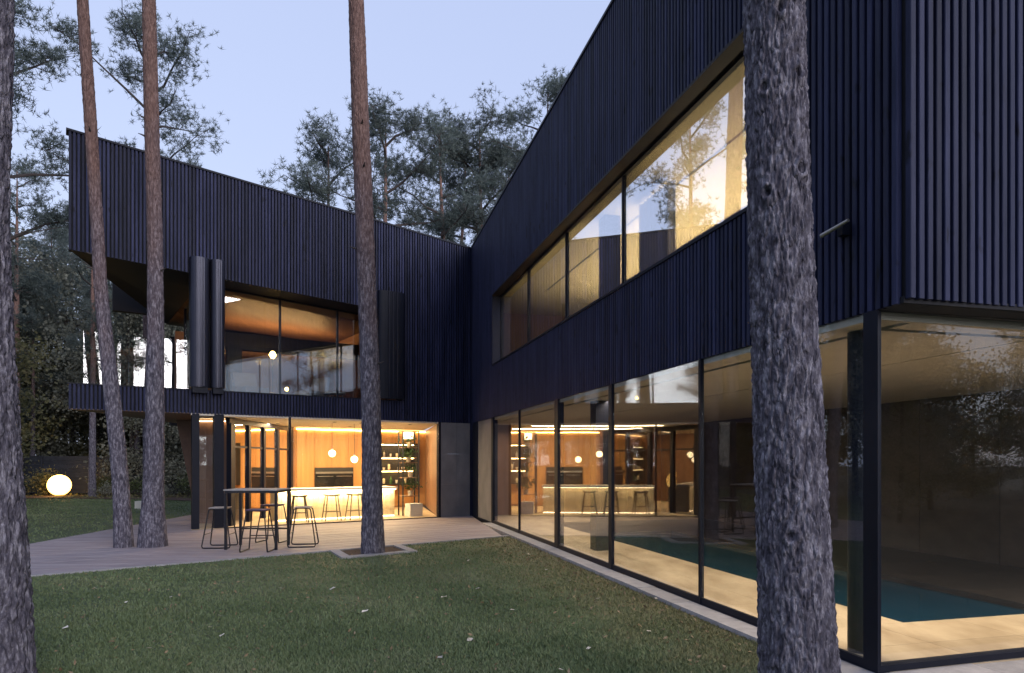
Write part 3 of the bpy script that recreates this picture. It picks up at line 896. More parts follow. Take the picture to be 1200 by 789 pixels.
# kerb of pale stones along the long facade and the end face
KS = thing('kerb', 'pale stone kerb between the lawn and the glazed pool hall', 'kerb', (*FR(0, KO), 0))
a = -0.15
while a < 13.3:
    b = min(a + 0.95, 13.31)
    mb = MB(); mb.fbox(FR, a, b - .006, KO, -.004, -0.25, random.uniform(-.004, .001)); mb.build('kerb_stone', M['kerb'], KS)
    a += 0.95
for i in range(8):
    a = 0.02 + i * 0.9
    mb = MB(); mb.fbox(FE, a, a + .894, -0.30, -.004, -0.25, random.uniform(-.004, .001)); mb.build('kerb_stone', M['kerb'], KS)

# ------------------------------------------------------------------ lamps the house has
def area(name, loc, size, energy, col, rot, spread=180):
    l = bpy.data.lights.new(name, 'AREA'); l.shape = 'RECTANGLE'; l.size, l.size_y = size
    l.energy = energy; l.color = col; l.spread = math.radians(spread)
    o = bpy.data.objects.new(name, l); COL.objects.link(o); o.location = loc; o.rotation_euler = rot
    return o
angR = math.atan2(-0.9681, 0.2505); angL = math.atan2(0.5567, 0.8307)
WARM = (1.0, 0.70, 0.38)
x, y = FR(5.3, 0.78)
area('pool_strip_light', (x, y, 2.68), (14.5, 0.06), 280, (1.0, 0.79, 0.58), (0, 0, angR), 150)
x, y = FR(12.3, 3.2)
area('pool_strip_light', (x, y, 2.68), (0.06, 5.0), 85, (1.0, 0.79, 0.58), (0, 0, angR), 120)
x, y = FL(3.2, 2.6)
area('kitchen_ceiling_light', (x, y, 2.69), (4.5, 0.12), 390, (1.0, 0.70, 0.36), (0, 0, angL))
x, y = FL(3.7, 0.75)
area('kitchen_ceiling_light', (x, y, 2.69), (4.0, 0.08), 190, (1.0, 0.70, 0.36), (0, 0, angL))
x, y = FR(5.6, 2.6)
area('upper_cove_light', (x, y, 4.3), (9.5, 0.15), 560, (1.0, 0.83, 0.55), (math.pi, 0, angR))
x, y = FL(4.6, 4.4)
area('upper_cove_light', (x, y, 5.0), (3.0, 0.1), 120, (1.0, 0.58, 0.22), (math.pi, 0, angL))

x, y = FL(3.74, 0.90)
area('bar_under_light', (x, y, 0.775), (3.3, 0.03), 60, (1.0, 0.75, 0.42), (math.radians(38), 0, angL))
# ------------------------------------------------------------------ kitchen contents
def bar():
    root = thing('bar_counter', 'long kitchen bar counter with glowing pale wood front', 'bar counter', (*FL(3.7, 1.06), -0.012))
    s0, s1, d0, d1 = 2.03, 5.45, 1.06, 1.75
    mb = MB(); mb.fbox(FL, s0 - .03, s1 + .03, d0 - .14, d1 + .03, 0.80, 0.855); mb.build('countertop', M['white'], root)
    mb = MB(); mb.fbox(FL, s0 + .02, s1 - .02, d0 + .03, d1, -.01, 0.799); mb.build('carcass', M['bar_wood'], root)
    n = 24; wd = (s1 - s0) / n
    for i in range(n):
        a = s0 + i * wd
        mb = MB(); mb.fbox(FL, a + .003, a + wd - .003, d0 + random.uniform(-.004, .004), d0 + .028, 0.03, 0.795); mb.build('front_board', M['bar_wood'], root)
    mb = MB(); mb.fbox(FL, s0, s1, d0 - .115, d0 - .085, 0.780, 0.795); mb.build('light_strip', M['led_soft'], root)
    mb = MB(); mb.fbox(FL, s0 + .02, s1, d0 - .02, d0 - .005, -.005, 0.02); mb.build('light_strip', M['led_soft'], root)
bar()

def bar_stool():
    root = thing('bar_stool', 'x', 'stool', (0, 0, 0), 0, 'stools along the bar counter')
    mb = MB()
    V = []
    nx, ny = 6, 4
    for j in range(ny + 1):
        for i in range(nx + 1):
            x = -0.19 + 0.38 * i / nx; y = -0.13 + 0.26 * j / ny
            V.append((x, y, 0.70 + 0.025 * (abs(x) / 0.19) ** 2))
    F = [(j * (nx + 1) + i, j * (nx + 1) + i + 1, (j + 1) * (nx + 1) + i + 1, (j + 1) * (nx + 1) + i) for j in range(ny) for i in range(nx)]
    n = len(V)
    V2 = [(x, y, z - 0.04) for x, y, z in V]
    F2 = [tuple(reversed([k + n for k in f])) for f in F]
    rim = [i for i in range(nx + 1)] + [(j + 1) * (nx + 1) - 1 for j in range(1, ny + 1)] + [ny * (nx + 1) + i for i in reversed(range(nx))] + [j * (nx + 1) for j in reversed(range(1, ny))]
    F3 = [(rim[k], rim[k] + n, rim[(k + 1) % len(rim)] + n, rim[(k + 1) % len(rim)]) for k in range(len(rim))]
    mb.add(V + V2, F + F2 + F3)
    mb.build('seat', M['olive'], root)
    for sx in (-1, 1):
        for sy in (-1, 1):
            mb = MB(); mb.tube([(sx * 0.14, sy * 0.09, 0.675), (sx * 0.22, sy * 0.16, 0.0)], [0.018, 0.015], 8); mb.build('leg', M['olive'], root)
    mb = MB()
    for sy in (-1, 1): mb.tube([(-0.19, sy * 0.135, 0.25), (0.19, sy * 0.135, 0.25)], 0.009, 6)
    mb.build('footrest', M['olive'], root)
    return root
st = bar_stool()
for i, (s, lab) in enumerate(((5.0, 'olive bar stool partly behind the outdoor tube stool, at the bar'),
                              (4.12, 'olive bar stool in the middle of the lit bar front'),
                              (3.46, 'dark olive bar stool at the bar close to the slim pine trunk'))):
    o = st if i == 0 else copy_tree(st)
    x, y = FL(s, 0.52)
    o.location = (x, y, -0.012); o.rotation_euler = (0, 0, angL + random.uniform(-.15, .15)); o['label'] = lab

def pendant(s, d, z, lab):
    x, y = FL(s, d)
    r = thing('pendant_lamp', lab, 'pendant lamp', (x, y, z), 0, 'globe pendants over the bar')
    mb = MB(); mb.lathe([(0.012, -0.1), (0.05, -0.087), (0.087, -0.05), (0.1, 0.0), (0.087, 0.05), (0.05, 0.087), (0.012, 0.1)], (x, y, z), 18); mb.build('globe', M['pendant_glow'], r, smooth=True)
    mb = MB(); mb.tube([(x, y, z + 0.1), (x, y, 2.70)], 0.006, 6); mb.build('cable', M['black'], r)
    mb = MB(); mb.lathe([(0.03, 0.095), (0.03, 0.15)], (x, y, z), 12); mb.build('socket', M['steel'], r)
pendant(3.8, 1.4, 1.83, 'higher glowing globe pendant hanging over the bar counter')
pendant(3.14, 1.4, 1.66, 'lower glowing globe pendant beside the slim pine trunk')

def oven():
    r = thing('built_in_oven', 'black built-in oven with a bright steel strip in the wood wall', 'oven', (*FL(2.68, 4.44), 0.7))
    s0, s1 = 2.03, 3.33
    mb = MB(); mb.fbox(FL, s0, s1, 4.41, 4.458, 0.68, 1.40); mb.build('body', M['black'], r)
    for a, b in ((s0 + .02, s0 + .645), (s0 + .655, s1 - .02)):
        mb = MB(); mb.fbox(FL, a, b, 4.39, 4.409, 0.72, 1.17); o = mb.build('door', M['appliance'], r)
        mb = MB(); mb.fbox(FL, a + .05, b - .05, 4.36, 4.389, 1.10, 1.12); mb.build('handle', M['steel'], o)
    mb = MB(); mb.fbox(FL, s0 + .02, s1 - .02, 4.385, 4.408, 1.20, 1.26); mb.build('control_strip', M['steel'], r)
oven()

def wall_shelf():
    r = thing('wall_shelf', 'dark wall niche with lit shelves of jars and bottles', 'shelf', (*FL(0.4, 4.3), 0.8))
    s0, s1 = -0.25, 1.35
    mb = MB(); mb.fbox(FL, s0, s1, 4.435, 4.457, 0.79, 2.23); mb.build('back_panel', M['black'], r)
    mb = MB(); mb.fbox(FL, s0, s0 + .04, 4.17, 4.434, 0.79, 2.23); mb.fbox(FL, s1 - .04, s1, 4.17, 4.434, 0.79, 2.23)
    mb.fbox(FL, s0 + .04, s1 - .04, 4.17, 4.434, 2.19, 2.23); mb.fbox(FL, s0 + .04, s1 - .04, 4.17, 4.434, 0.79, 0.83); mb.build('frame', M['black'], r)
    k = 0
    for z in (0.83, 1.30, 1.75):
        if z > 1:
            mb = MB(); mb.fbox(FL, s0 + .041, s1 - .041, 4.2, 4.434, z - .03, z); mb.build('shelf', M['wood'], r)
        zt = {0.83: 1.265, 1.30: 1.715, 1.75: 2.185}[z]
        mb = MB(); mb.fbox(FL, s0 + .12, s1 - .06, 4.22, 4.26, zt - .02, zt); mb.build('light_strip', M['led'], r)
        for i in range(5):
            s = s0 + 0.2 + i * 0.26 + random.uniform(-.05, .05)
            x, y = FL(s, 4.33)
            h = random.uniform(.12, .26); rr = random.uniform(.035, .06)
            kind = (i + k) % 3
            b = MB()
            if kind == 0: b.lathe([(rr, 0), (rr, h * .6), (rr * .35, h * .75), (rr * .35, h)], (x, y, z + .001), 12); nm = 'bottle'; m_ = M['house_plant'] if i % 2 else M['steel']
            elif kind == 1: b.lathe([(rr * .8, 0), (rr, h * .2), (rr, h * .7), (rr * .7, h * .8)], (x, y, z + .001), 12); nm = 'jar'; m_ = M['pot']
            else: b.lathe([(rr * .5, 0), (rr * .9, h * .3), (rr, h * .5)], (x, y, z + .001), 12); nm = 'cup'; m_ = M['white']
            o = b.build(nm, m_)
            tag(o, {'bottle': 'small bottle standing on the lit kitchen wall shelves', 'jar': 'small cream jar standing on the lit kitchen wall shelves', 'cup': 'small white cup standing on the lit kitchen wall shelves'}[nm], nm, 'vessels on the kitchen wall shelves')
        k += 1
wall_shelf()

def leaf_quads(P, size, up=0.2, squash=0.55):
    """diamond leaves at the points P; returns verts, quad faces"""
    n = len(P)
    d = rng.normal(size=(n, 3)); d[:, 2] += up; d /= np.linalg.norm(d, axis=1)[:, None]
    e = rng.normal(size=(n, 3)); e -= (e * d).sum(1)[:, None] * d; e /= np.linalg.norm(e, axis=1)[:, None]
    L = size * rng.uniform(.6, 1.4, (n, 1)); W = L * squash * .5
    V = np.empty((n, 4, 3)); V[:, 0] = P; V[:, 1] = P + d * L * .5 + e * W; V[:, 2] = P + d * L; V[:, 3] = P + d * L * .5 - e * W
    return V.reshape(-1, 3), np.arange(n * 4).reshape(-1, 4)

def plant_unit():
    cx, cy = FL(1.55, 1.1)
    r = thing('display_shelf', 'tall dark open shelf frame with plants beside the concrete wall', 'shelf', (cx, cy, -0.012))
    for ds, dd in ((-.26, -.15), (-.26, .15), (.26, -.15), (.26, .15)):
        mb = MB(); x, y = FL(1.55 + ds, 1.1 + dd); mb.box(x - .02, x + .02, y - .02, y + .02, -.01, 2.5); mb.build('post', M['black'], r)
    for z in (0.55, 1.1, 1.55, 2.0, 2.48):
        mb = MB(); mb.fbox(FL, 1.30, 1.80, .965, 1.235, z, z + .025); mb.build('shelf', M['wood_brown'], r)
    mb = MB(); mb.fbox(FL, 1.46, 1.68, .99, 1.2, 2.28, 2.478); mb.build('light_box', M['led_soft'], r)
    for z, h in ((0.575, .3), (1.126, .22), (1.576, .26), (2.03, .15)):
        x, y = FL(1.55 + random.uniform(-.06, .06), 1.1)
        p = thing('potted_plant', {0.575: 'bushy green plant in a cream pot on the lower tier of the dark shelf frame', 1.126: 'small green plant on the middle tier of the dark shelf frame', 1.576: 'upright green plant on the upper tier of the dark shelf frame', 2.03: 'low green plant on the top tier under the light box'}[z], 'plant', (x, y, z), 0, 'plants on the dark shelf frame')
        mb = MB(); mb.lathe([(.06, 0), (.085, .13), (.085, .15)], (x, y, z), 14); mb.build('pot', M['pot'], p)
        n = 150 if h > .25 else 70
        P = rng.normal(size=(n, 3)) * np.array([.09, .09, h * .36]) + np.array([0, 0, .16 + h * .55])
        if z < 1: P[:, :2] *= 1.5
        V, F = leaf_quads(P, .09, .5)
        o = mobj('foliage', npmesh('foliage', V, F, M['house_plant']), p)
    x, y = FL(1.62, 0.7)
    mb = MB(); mb.fbox(FL, 1.36, 1.76, 0.55, 0.9, -.01, 0.36); o = mb.build('planter_box', M['white'])
    tag(o, 'white box planter on the floor below the dark shelf frame', 'planter')
plant_unit()

# ------------------------------------------------------------------ outdoor bar table and tube stools
def outdoor_table():
    cx, cy = -4.82, 12.95
    r = thing('bar_table', 'tall black metal bar table with a pale slatted top on the terrace', 'table', (cx, cy, TZ))
    w2, d2, H = 0.50, 0.38, 1.09
    for i in range(7):
        y0 = cy - d2 + i * (2 * d2 / 7)
        mb = MB(); mb.box(cx - w2, cx + w2, y0 + .006, y0 + 2 * d2 / 7 - .006, H - .03, H - .008); mb.build('top_slat', M['pale_wood'], r)
    mb = MB(); mb.box(cx - w2 + .02, cx + w2 - .02, cy - d2 + .02, cy - d2 + .05, H - .075, H - .031); mb.box(cx - w2 + .02, cx + w2 - .02, cy + d2 - .05, cy + d2 - .02, H - .075, H - .031)
    mb.box(cx - w2 + .02, cx - w2 + .05, cy - d2 + .051, cy + d2 - .051, H - .075, H - .031); mb.box(cx + w2 - .05, cx + w2 - .02, cy - d2 + .051, cy + d2 - .051, H - .075, H - .031)
    mb.build('frame', M['stool_metal'], r)
    for sx in (-1, 1):
        for sy in (-1, 1):
            x = cx + sx * (w2 - .035); y = cy + sy * (d2 - .035)
            mb = MB(); mb.box(x - .022, x + .022, y - .022, y + .022, TZ, H - .076); mb.build('leg', M['stool_metal'], r)
    mb = MB(); mb.box(cx - w2 + .058, cx + w2 - .058, cy + d2 - .045, cy + d2 - .025, .28, .31); mb.build('stretcher', M['stool_metal'], r)
outdoor_table()

def tube_stool(seat_mat, slat_seat=True):
    r = thing('tube_stool', 'x', 'stool', (0, 0, 0), 0, 'tube stools round the outdoor bar table')
    H = 0.74
    for sy in (-1, 1):
        y1 = sy * 0.16; y2 = sy * 0.24
        top = 0.155; bot = 0.255
        pts = [(-top + .04, y1, H), (top - .04, y1, H), (top, y1, H - .03), (top + .012, y1 + (y2 - y1) * .1, H - .1)]
        pts += [(bot, y2, 0.05), (bot - .015, y2, 0.016), (bot - .05, y2, 0.012), (-bot + .05, y2, 0.012), (-bot + .015, y2, 0.016), (-bot, y2, 0.05)]
        pts += [(-top - .012, y1 + (y2 - y1) * .1, H - .1), (-top, y1, H - .03), (-top + .04, y1, H)]
        mb = MB(); mb.tube(pts, 0.0125, 8); mb.build('side_frame', M['stool_metal'], r, smooth=True)
    mb = MB()
    for sx in (-1, 1):
        mb.tube([(sx * 0.225, -0.215, 0.26), (sx * 0.225, 0.215, 0.26)], 0.009, 6)
        mb.tube([(sx * 0.13, -0.16, H - .004), (sx * 0.13, 0.16, H - .004)], 0.009, 6)
    mb.build('stretcher', M['stool_metal'], r)
    for i in range(5):
        x = -0.13 + i * 0.065
        mb = MB(); mb.box(x - .026, x + .026, -0.185, 0.185, H + .006, H + .022); mb.build('seat_slat', seat_mat, r)
    return r
ts = tube_stool(M['pale_wood'])
ts2 = tube_stool(M['purple'])
def place(o, x, y, rz, lab):
    o.location = (x, y, TZ); o.rotation_euler = (0, 0, rz); o['label'] = lab
place(ts, -5.55, 12.98, 0.10, 'tube stool with pale slatted seat at the post end of the bar table')
place(copy_tree(ts), -4.02, 13.15, 0.16, 'tube stool standing clear of the table towards the slim pine')
place(ts2, -4.62, 12.42, 1.62, 'plum seated tube stool on the lawn side of the bar table')
place(copy_tree(ts2), -4.85, 13.85, 1.45, 'plum seated tube stool on the house side of the bar table')

# ------------------------------------------------------------------ upper side-wing room contents
def upper_lamp(s, d, z, lab, rad, stem_to):
    x, y = FL(s, d)
    r = thing('floor_lamp', lab, 'lamp', (x, y, 3.2))
    mb = MB(); mb.lathe([(rad * .4, -rad), (rad, 0), (rad * .4, rad)], (x, y, z), 14); mb.build('shade', M['lamp_glow'], r, smooth=True)
    mb = MB(); mb.tube([(x, y, 3.205), (x, y, z - rad)], 0.012, 6); mb.build('stem', M['black'], r)
    mb = MB(); mb.lathe([(.14, 0), (.14, .02)], (x, y, 3.202), 16); mb.build('base', M['black'], r)
upper_lamp(5.25, 2.2, 4.62, 'floor lamp with glowing bulb shade in the upper room behind the shutters', 0.10, 0)
upper_lamp(5.0, 1.7, 3.62, 'small low lamp glowing on the floor of the upper room', 0.05, 0)
def armchair(s, d, rz, lab):
    x, y = FL(s, d)
    r = thing('armchair', lab, 'armchair', (0, 0, 0), 0, 'seats in the upper room')
    mb = MB(); mb.box(-.35, .35, -.32, .32, .26, .42); mb.build('seat', M['concrete'], r)
    mb = MB(); mb.hexa([(-.35, .24, .40), (.35, .24, .40), (.35, .34, .40), (-.35, .34, .40), (-.33, .36, .86), (.33, .36, .86), (.33, .45, .86), (-.33, .45, .86)]); mb.build('backrest', M['concrete'], r)
    for sx in (-.3, .3):
        for sy in (-.28, .28):
            mb = MB(); mb.tube([(sx, sy, .26), (sx * 1.1, sy * 1.1, 0)], .016, 6); mb.build('leg', M['steel'], r)
    r.location = (x, y, 3.201); r.rotation_euler = (0, 0, rz)
armchair(5.9, 1.9, 0.9, 'pale armchair behind the balcony glass near the folded shutters')
armchair(4.2, 2.1, -0.6, 'pale armchair in the upper room beside the lamp, nearer the flat shutter')
def side_table():
    x, y = FL(3.6, 1.7)
    r = thing('low_table', 'low pale table behind the upper room glazing', 'table', (x, y, 3.201))
    mb = MB(); mb.lathe([(.3, .36), (.3, .40)], (x, y, 3.201), 24); mb.build('tabletop', M['white'], r)
    for k in range(3):
        a = k * 2.1
        mb = MB(); mb.tube([(x + .2 * math.cos(a), y + .2 * math.sin(a), 3.561), (x + .27 * math.cos(a), y + .27 * math.sin(a), 3.201)], .014, 6); mb.build('leg', M['steel'], r)
side_table()

# ------------------------------------------------------------------ fence, globe lamp, garden bits
def fence():
    x0, y0, x1, y1 = -40.0, 39.6, 6.0, 42.2
    r = thing('fence', 'dark boarded garden fence beyond the lawn under the trees', 'fence', (x0, y0, -0.35))
    L = math.hypot(x1 - x0, y1 - y0); ux, uy = (x1 - x0) / L, (y1 - y0) / L
    def fr(a, d): return (x0 + ux * a - uy * d, y0 + uy * a + ux * d)
    n = 15; wd = L / n
    for i in range(n + 1):
        mb = MB(); mb.fbox(fr, i * wd - .05, i * wd + .05, -.05, .05, -.4, 1.95); mb.build('post', M['fence'], r)
    for i in range(n):
        for k in range(9):
            z = -.28 + k * .245
            mb = MB(); mb.fbox(fr, i * wd + .053, (i + 1) * wd - .053, -.012 + random.uniform(-.004, .004), .012, z, z + .235); mb.build('board', M['fence'], r)
fence()

GX, GY, GR = -25.2, 38.0, 0.58
def globe():
    r = thing('globe_lamp', 'glowing round garden globe lamp on the ground below the trees', 'lamp', (GX, GY, z_gr(GY)))
    z = z_gr(GY) + GR + 0.05
    prof = [(max(.02, GR * math.sin(math.pi * i / 16)), -GR * math.cos(math.pi * i / 16)) for i in range(17)]
    mb = MB(); mb.lathe(prof, (GX, GY, z), 32); mb.build('shade', M['globe_glow'], r, smooth=True)
    mb = MB(); mb.lathe([(.2, -.06), (.2, .09)], (GX, GY, z_gr(GY)), 20); mb.build('base', M['black'], r)
globe()

def shrub(x, y, rad, h, n, m, lab, grp=None, leaf=.12):
    x, y = x * 1.086, y * 1.086
    r = thing('shrub', lab, 'shrub', (x, y, z_gr(y) - .02), 0, grp)
    # several leaf clouds of unequal size on bare stems
    P = []
    mb = MB()
    for k in range(7):
        a = random.uniform(0, 6.28); q = rad * random.uniform(.1, .75); hh = h * random.uniform(.45, .95)
        c = np.array([q * math.cos(a), q * math.sin(a), hh * .75])
        P.append(rng.normal(size=(n // 7, 3)) * np.array([rad * .3, rad * .3, h * .2]) + c)
        mb.tube([(x + .05 * math.cos(a), y + .05 * math.sin(a), z_gr(y)), (x + c[0] * .6, y + c[1] * .6, z_gr(y) + c[2] * .6), (x + c[0], y + c[1], z_gr(y) + c[2] * 1.1)], [.02, .014, .006], 5)
    P = np.concatenate(P); P = P[P[:, 2] > .05]
    V, F = leaf_quads(P, leaf, .3)
    mobj('foliage', npmesh('foliage', V, F, m), r)
    mb.build('stems', M['twig'], r)
    return r
shrub(-24.45, 35.75, 0.9, 1.5, 1700, M['leaves'], 'leafy shrub lit orange by the glowing globe lamp', None, .13)
shrub(-25.9, 35.3, 1.1, 1.5, 1400, M['leaves'], 'second shrub lit by the globe lamp, out towards the big trunk', None, .13)
shrub(-21.7, 36.2, 0.7, 1.0, 900, M['shrub'], 'dark round shrub just beside the globe lamp towards the house', None, .1)
for i, (x, y, h) in enumerate(((-20.2, 34.2, .8), (-18.9, 34.6, 1.0), (-17.4, 33.6, .8), (-16.0, 33.9, 1.2), (-14.6, 32.8, 1.1), (-13.2, 31.6, .9), (-12.0, 30.8, 1.0), (-28.2, 34.6, 1.3), (-30.2, 34.0, 1.5))):
    shrub(x, y, .8, h, 800, M['shrub'] if i % 2 else M['leaves_grey'], 'low shrub in the planting bed along the back edge of the lawn', 'shrubs along the back of the lawn', .1)
mb = MB()
bed = [(-36, 36.0), (-24, 35.6), (-18.5, 34.6), (-13, 32), (-11.4, 32), (-11.4, 39.2), (-36, 39.2)]
mb.add([(x, y, z_gr(y) + .03 + (0.0)) for x, y in bed], [tuple(range(len(bed)))])
mb.build('planting_bed', M['mulch'], kind='structure')
def bed_leaves():
    P = np.stack([rng.uniform(-34, -12, 2600), rng.uniform(35.4, 39.0, 2600), np.zeros(2600)], 1)
    P = P[~((abs(P[:, 0] - GX) < 1.1) & (P[:, 1] < 38.2))]
    P[:, 2] = [z_gr(y) + .04 for y in P[:, 1]]
    V, F = leaf_quads(P, .14, .1)
    o = mobj('fallen_leaves', npmesh('fallen_leaves', V, F, M['leaves']))
    o['kind'] = 'stuff'
bed_leaves()
# small white box and a small pale stone ornament by the far side of the terrace
mb = MB(); x, y = -14.3, 26.2
mb.box(x - .13, x + .13, y - .1, y + .1, z_gr(y) - .02, z_gr(y) + .30); o = mb.build('utility_box', M['white']); tag(o, 'small white utility box on the grass between the two terrace pines', 'box')

# fallen pale leaves on the lawn: single leaves one can point at share one label
lm = bpy.data.meshes.new('fallen_leaf')
lm.from_pydata([(0, -.05, 0), (.035, -.01, .012), (.025, .04, .004), (0, .06, .012), (-.028, .03, .002), (-.036, -.015, .014)], [], [(0, 1, 2, 3), (0, 3, 4, 5)]); lm.materials.append(M['leaf_litter']); lm.update()
def gpoint(px, py, z=-.05):
    Y = (1.6 - z) * 800 / (py - 541); return ((px - 600) / 800 * Y, Y)
for px, py in ((375, 744), (427, 717), (516, 771), (551, 750), (657, 785), (549, 657), (620, 650), (700, 702), (668, 681), (77, 736), (112, 690), (258, 722), (260, 745), (148, 706), (246, 735), (330, 690), (450, 670), (390, 690), (520, 700), (600, 715), (770, 702), (640, 668), (200, 700), (175, 760), (760, 740), (690, 760), (560, 690)):
    x, y = gpoint(px, py, -.03)
    o = mobj('fallen_leaf', lm, None, (x, y, -.028))
    k = random.uniform(.4, .85)
    o.scale = (k, k, k); o.rotation_euler = (random.uniform(-.4, .4), random.uniform(-.4, .4), random.uniform(0, 6.28))
    tag(o, 'pale fallen leaf lying on the front lawn', 'leaf', 'fallen leaves on the front lawn')

def litter():
    # needles and crumbs of brown leaf strewn over the lawn, thicker along the kerb and round the trunks
    P = []
    for i in range(900):
        t = rng.uniform(3.2, 13.2); d = KO - .02 - abs(rng.normal()) * .55
        P.append((*FR(t, d), -.035))
    for bx, by, r0 in ((1.56, 3.8, .3), (-3.4, 4.5, .3)):
        for i in range(350):
            a = rng.uniform(0, 6.28); q = r0 * .8 + abs(rng.normal()) * .35
            P.append((bx + q * math.cos(a), by + q * math.sin(a), -.035))
    for i in range(900):
        Y = rng.uniform(5, 13.5); P.append((rng.uniform(-.75, .2) * Y * .9, Y, -.033))
    P = np.array(P)
    fr_ = 15.0 + (P[:, 0] + .056) * .7737
    tt = (17.78 + .2505 * KO - P[:, 1]) / .9681
    P = P[(P[:, 1] < fr_ - .05) & (P[:, 0] < -0.51 + .2505 * tt + .9681 * KO - .02)]
    V, F = leaf_quads(P, .045, -.1, .4)
    o = mobj('leaf_litter', npmesh('leaf_litter', V, F, M['litter'])); o['kind'] = 'stuff'
M['litter'] = noisy('brown_litter', (0.12, 0.075, 0.04), (0.34, 0.25, 0.15), 9, 0.8)
litter()

# ------------------------------------------------------------------ grass blades
def grass():
    N = 420000
    u = rng.random(N)
    Y = 1.0 / (1 / 3.2 - u * (1 / 3.2 - 1 / 15.2))           # denser near the camera
    X = rng.uniform(-1, 1, N) * (Y * 0.86 + .3)
    t = (17.78 + 0.2505 * KO - Y) / 0.9681
    xr = -0.51 + 0.2505 * t + 0.9681 * KO
    front = 15.0 + (X + .056) * .7737
    ok = (X < xr - .01) & (Y < front - .02)
    c1 = np.array([-3.33, tedge(-3.33)]); q = np.stack([X, Y], 1) - c1
    Mi = np.linalg.inv(np.array([[.791, .436], [.612, -.900]])); a, b = Mi @ q.T
    ok &= ~((a > -.02) & (a < 1.48) & (b > -.05) & (b < 1.07))
    X, Y = X[ok], Y[ok]
    # far lawn strip beyond the terrace
    N2 = 60000
    Y2 = rng.uniform(9, 35.6, N2); X2 = rng.uniform(-29, -9.5, N2)
    k2 = (X2 > -Y2 * .78)
    X = np.concatenate([X, X2[k2]]); Y = np.concatenate([Y, Y2[k2]])
    n = len(X)
    Z = -0.05 - 0.30 * np.clip((Y - 17) / 16, 0, 1)
    patch = np.array([noise.noise(Vector((x * .9, y * .9, 0))) for x, y in zip(X[::1], Y[::1])]) if n < 600000 else np.zeros(n)
    h = rng.uniform(.014, .032, n) * (1 + .35 * patch) * (1 + .02 * Y)
    wd = (.0022 + .00065 * Y) * rng.uniform(.7, 1.3, n)
    az = rng.uniform(0, 6.283, n); la = rng.uniform(0, 6.283, n); ln = h * rng.uniform(.2, .9, n)
    V = np.empty((n, 3, 3))
    V[:, 0] = np.stack([X - np.cos(az) * wd, Y - np.sin(az) * wd, Z], 1)
    V[:, 1] = np.stack([X + np.cos(az) * wd, Y + np.sin(az) * wd, Z], 1)
    V[:, 2] = np.stack([X + np.cos(la) * ln, Y + np.sin(la) * ln, Z + h], 1)
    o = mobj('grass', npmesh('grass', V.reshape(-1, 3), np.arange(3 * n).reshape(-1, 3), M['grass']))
    tag(o, kind='stuff')
grass()

# ------------------------------------------------------------------ trees
def trunk_mesh(name, ctrl, nseg, nz, amp, m, cell=26.0, knots=()):
    """ctrl: (z, x, y, r); a trunk surface with bark plates and fissures as relief"""
    ctrl = sorted(ctrl)
    cz = np.array([c[0] for c in ctrl])
    zz = np.linspace(cz[0], cz[-1], nz)
    cxs = np.interp(zz, cz, [c[1] for c in ctrl]); cys = np.interp(zz, cz, [c[2] for c in ctrl]); rs = np.interp(zz, cz, [c[3] for c in ctrl])
    k = max(1, nz // 14)
    def sm_(a):
        p = np.pad(a, k, mode='edge'); return np.convolve(p, np.ones(2 * k + 1) / (2 * k + 1), 'valid')
    cxs, cys, rs = sm_(cxs), sm_(cys), sm_(rs)
    V = np.empty((nz, nseg, 3))
    r0 = float(rs.mean())
    for i in range(nz):
        z = zz[i]
        for j in range(nseg):
            a = 2 * math.pi * j / nseg
            ca, sa = math.cos(a), math.sin(a)
            d = 0.0
            if amp:
                p = Vector((ca * r0 * cell, sa * r0 * cell, z * cell * .30))
                wv = noise.noise_vector(p * .7) * .55
                dist = noise.voronoi(p + wv)[0]
                e = min(1.0, (dist[1] - dist[0]) * 2.2)
                d = amp * (e ** .6 - .75) + amp * .6 * noise.noise(p * 2.3) + amp * .35 * noise.noise(p * 5.1) + .03 * r0 * noise.noise(Vector((ca * 1.5, sa * 1.5, z * .8)))
            for kz, ka, kr in knots:
                da = (a - ka + math.pi) % (2 * math.pi) - math.pi
                q = math.hypot(da * r0, (z - kz) * .8) / kr
                if q < 2.2: d += .018 * math.exp(-(q - 1.0) ** 2 * 4) - .030 * math.exp(-(q * 1.6) ** 2)
            r = rs[i] + d
            V[i, j] = (cxs[i] + ca * r, cys[i] + sa * r, z)
    idx = np.arange(nz * nseg).reshape(nz, nseg)
    a = idx[:-1]; b = np.roll(idx, -1, 1)[:-1]; c = np.roll(idx, -1, 1)[1:]; d = idx[1:]
    F = np.stack([a, b, c, d], -1).reshape(-1, 4)
    return npmesh(name, V.reshape(-1, 3), F, m, True)

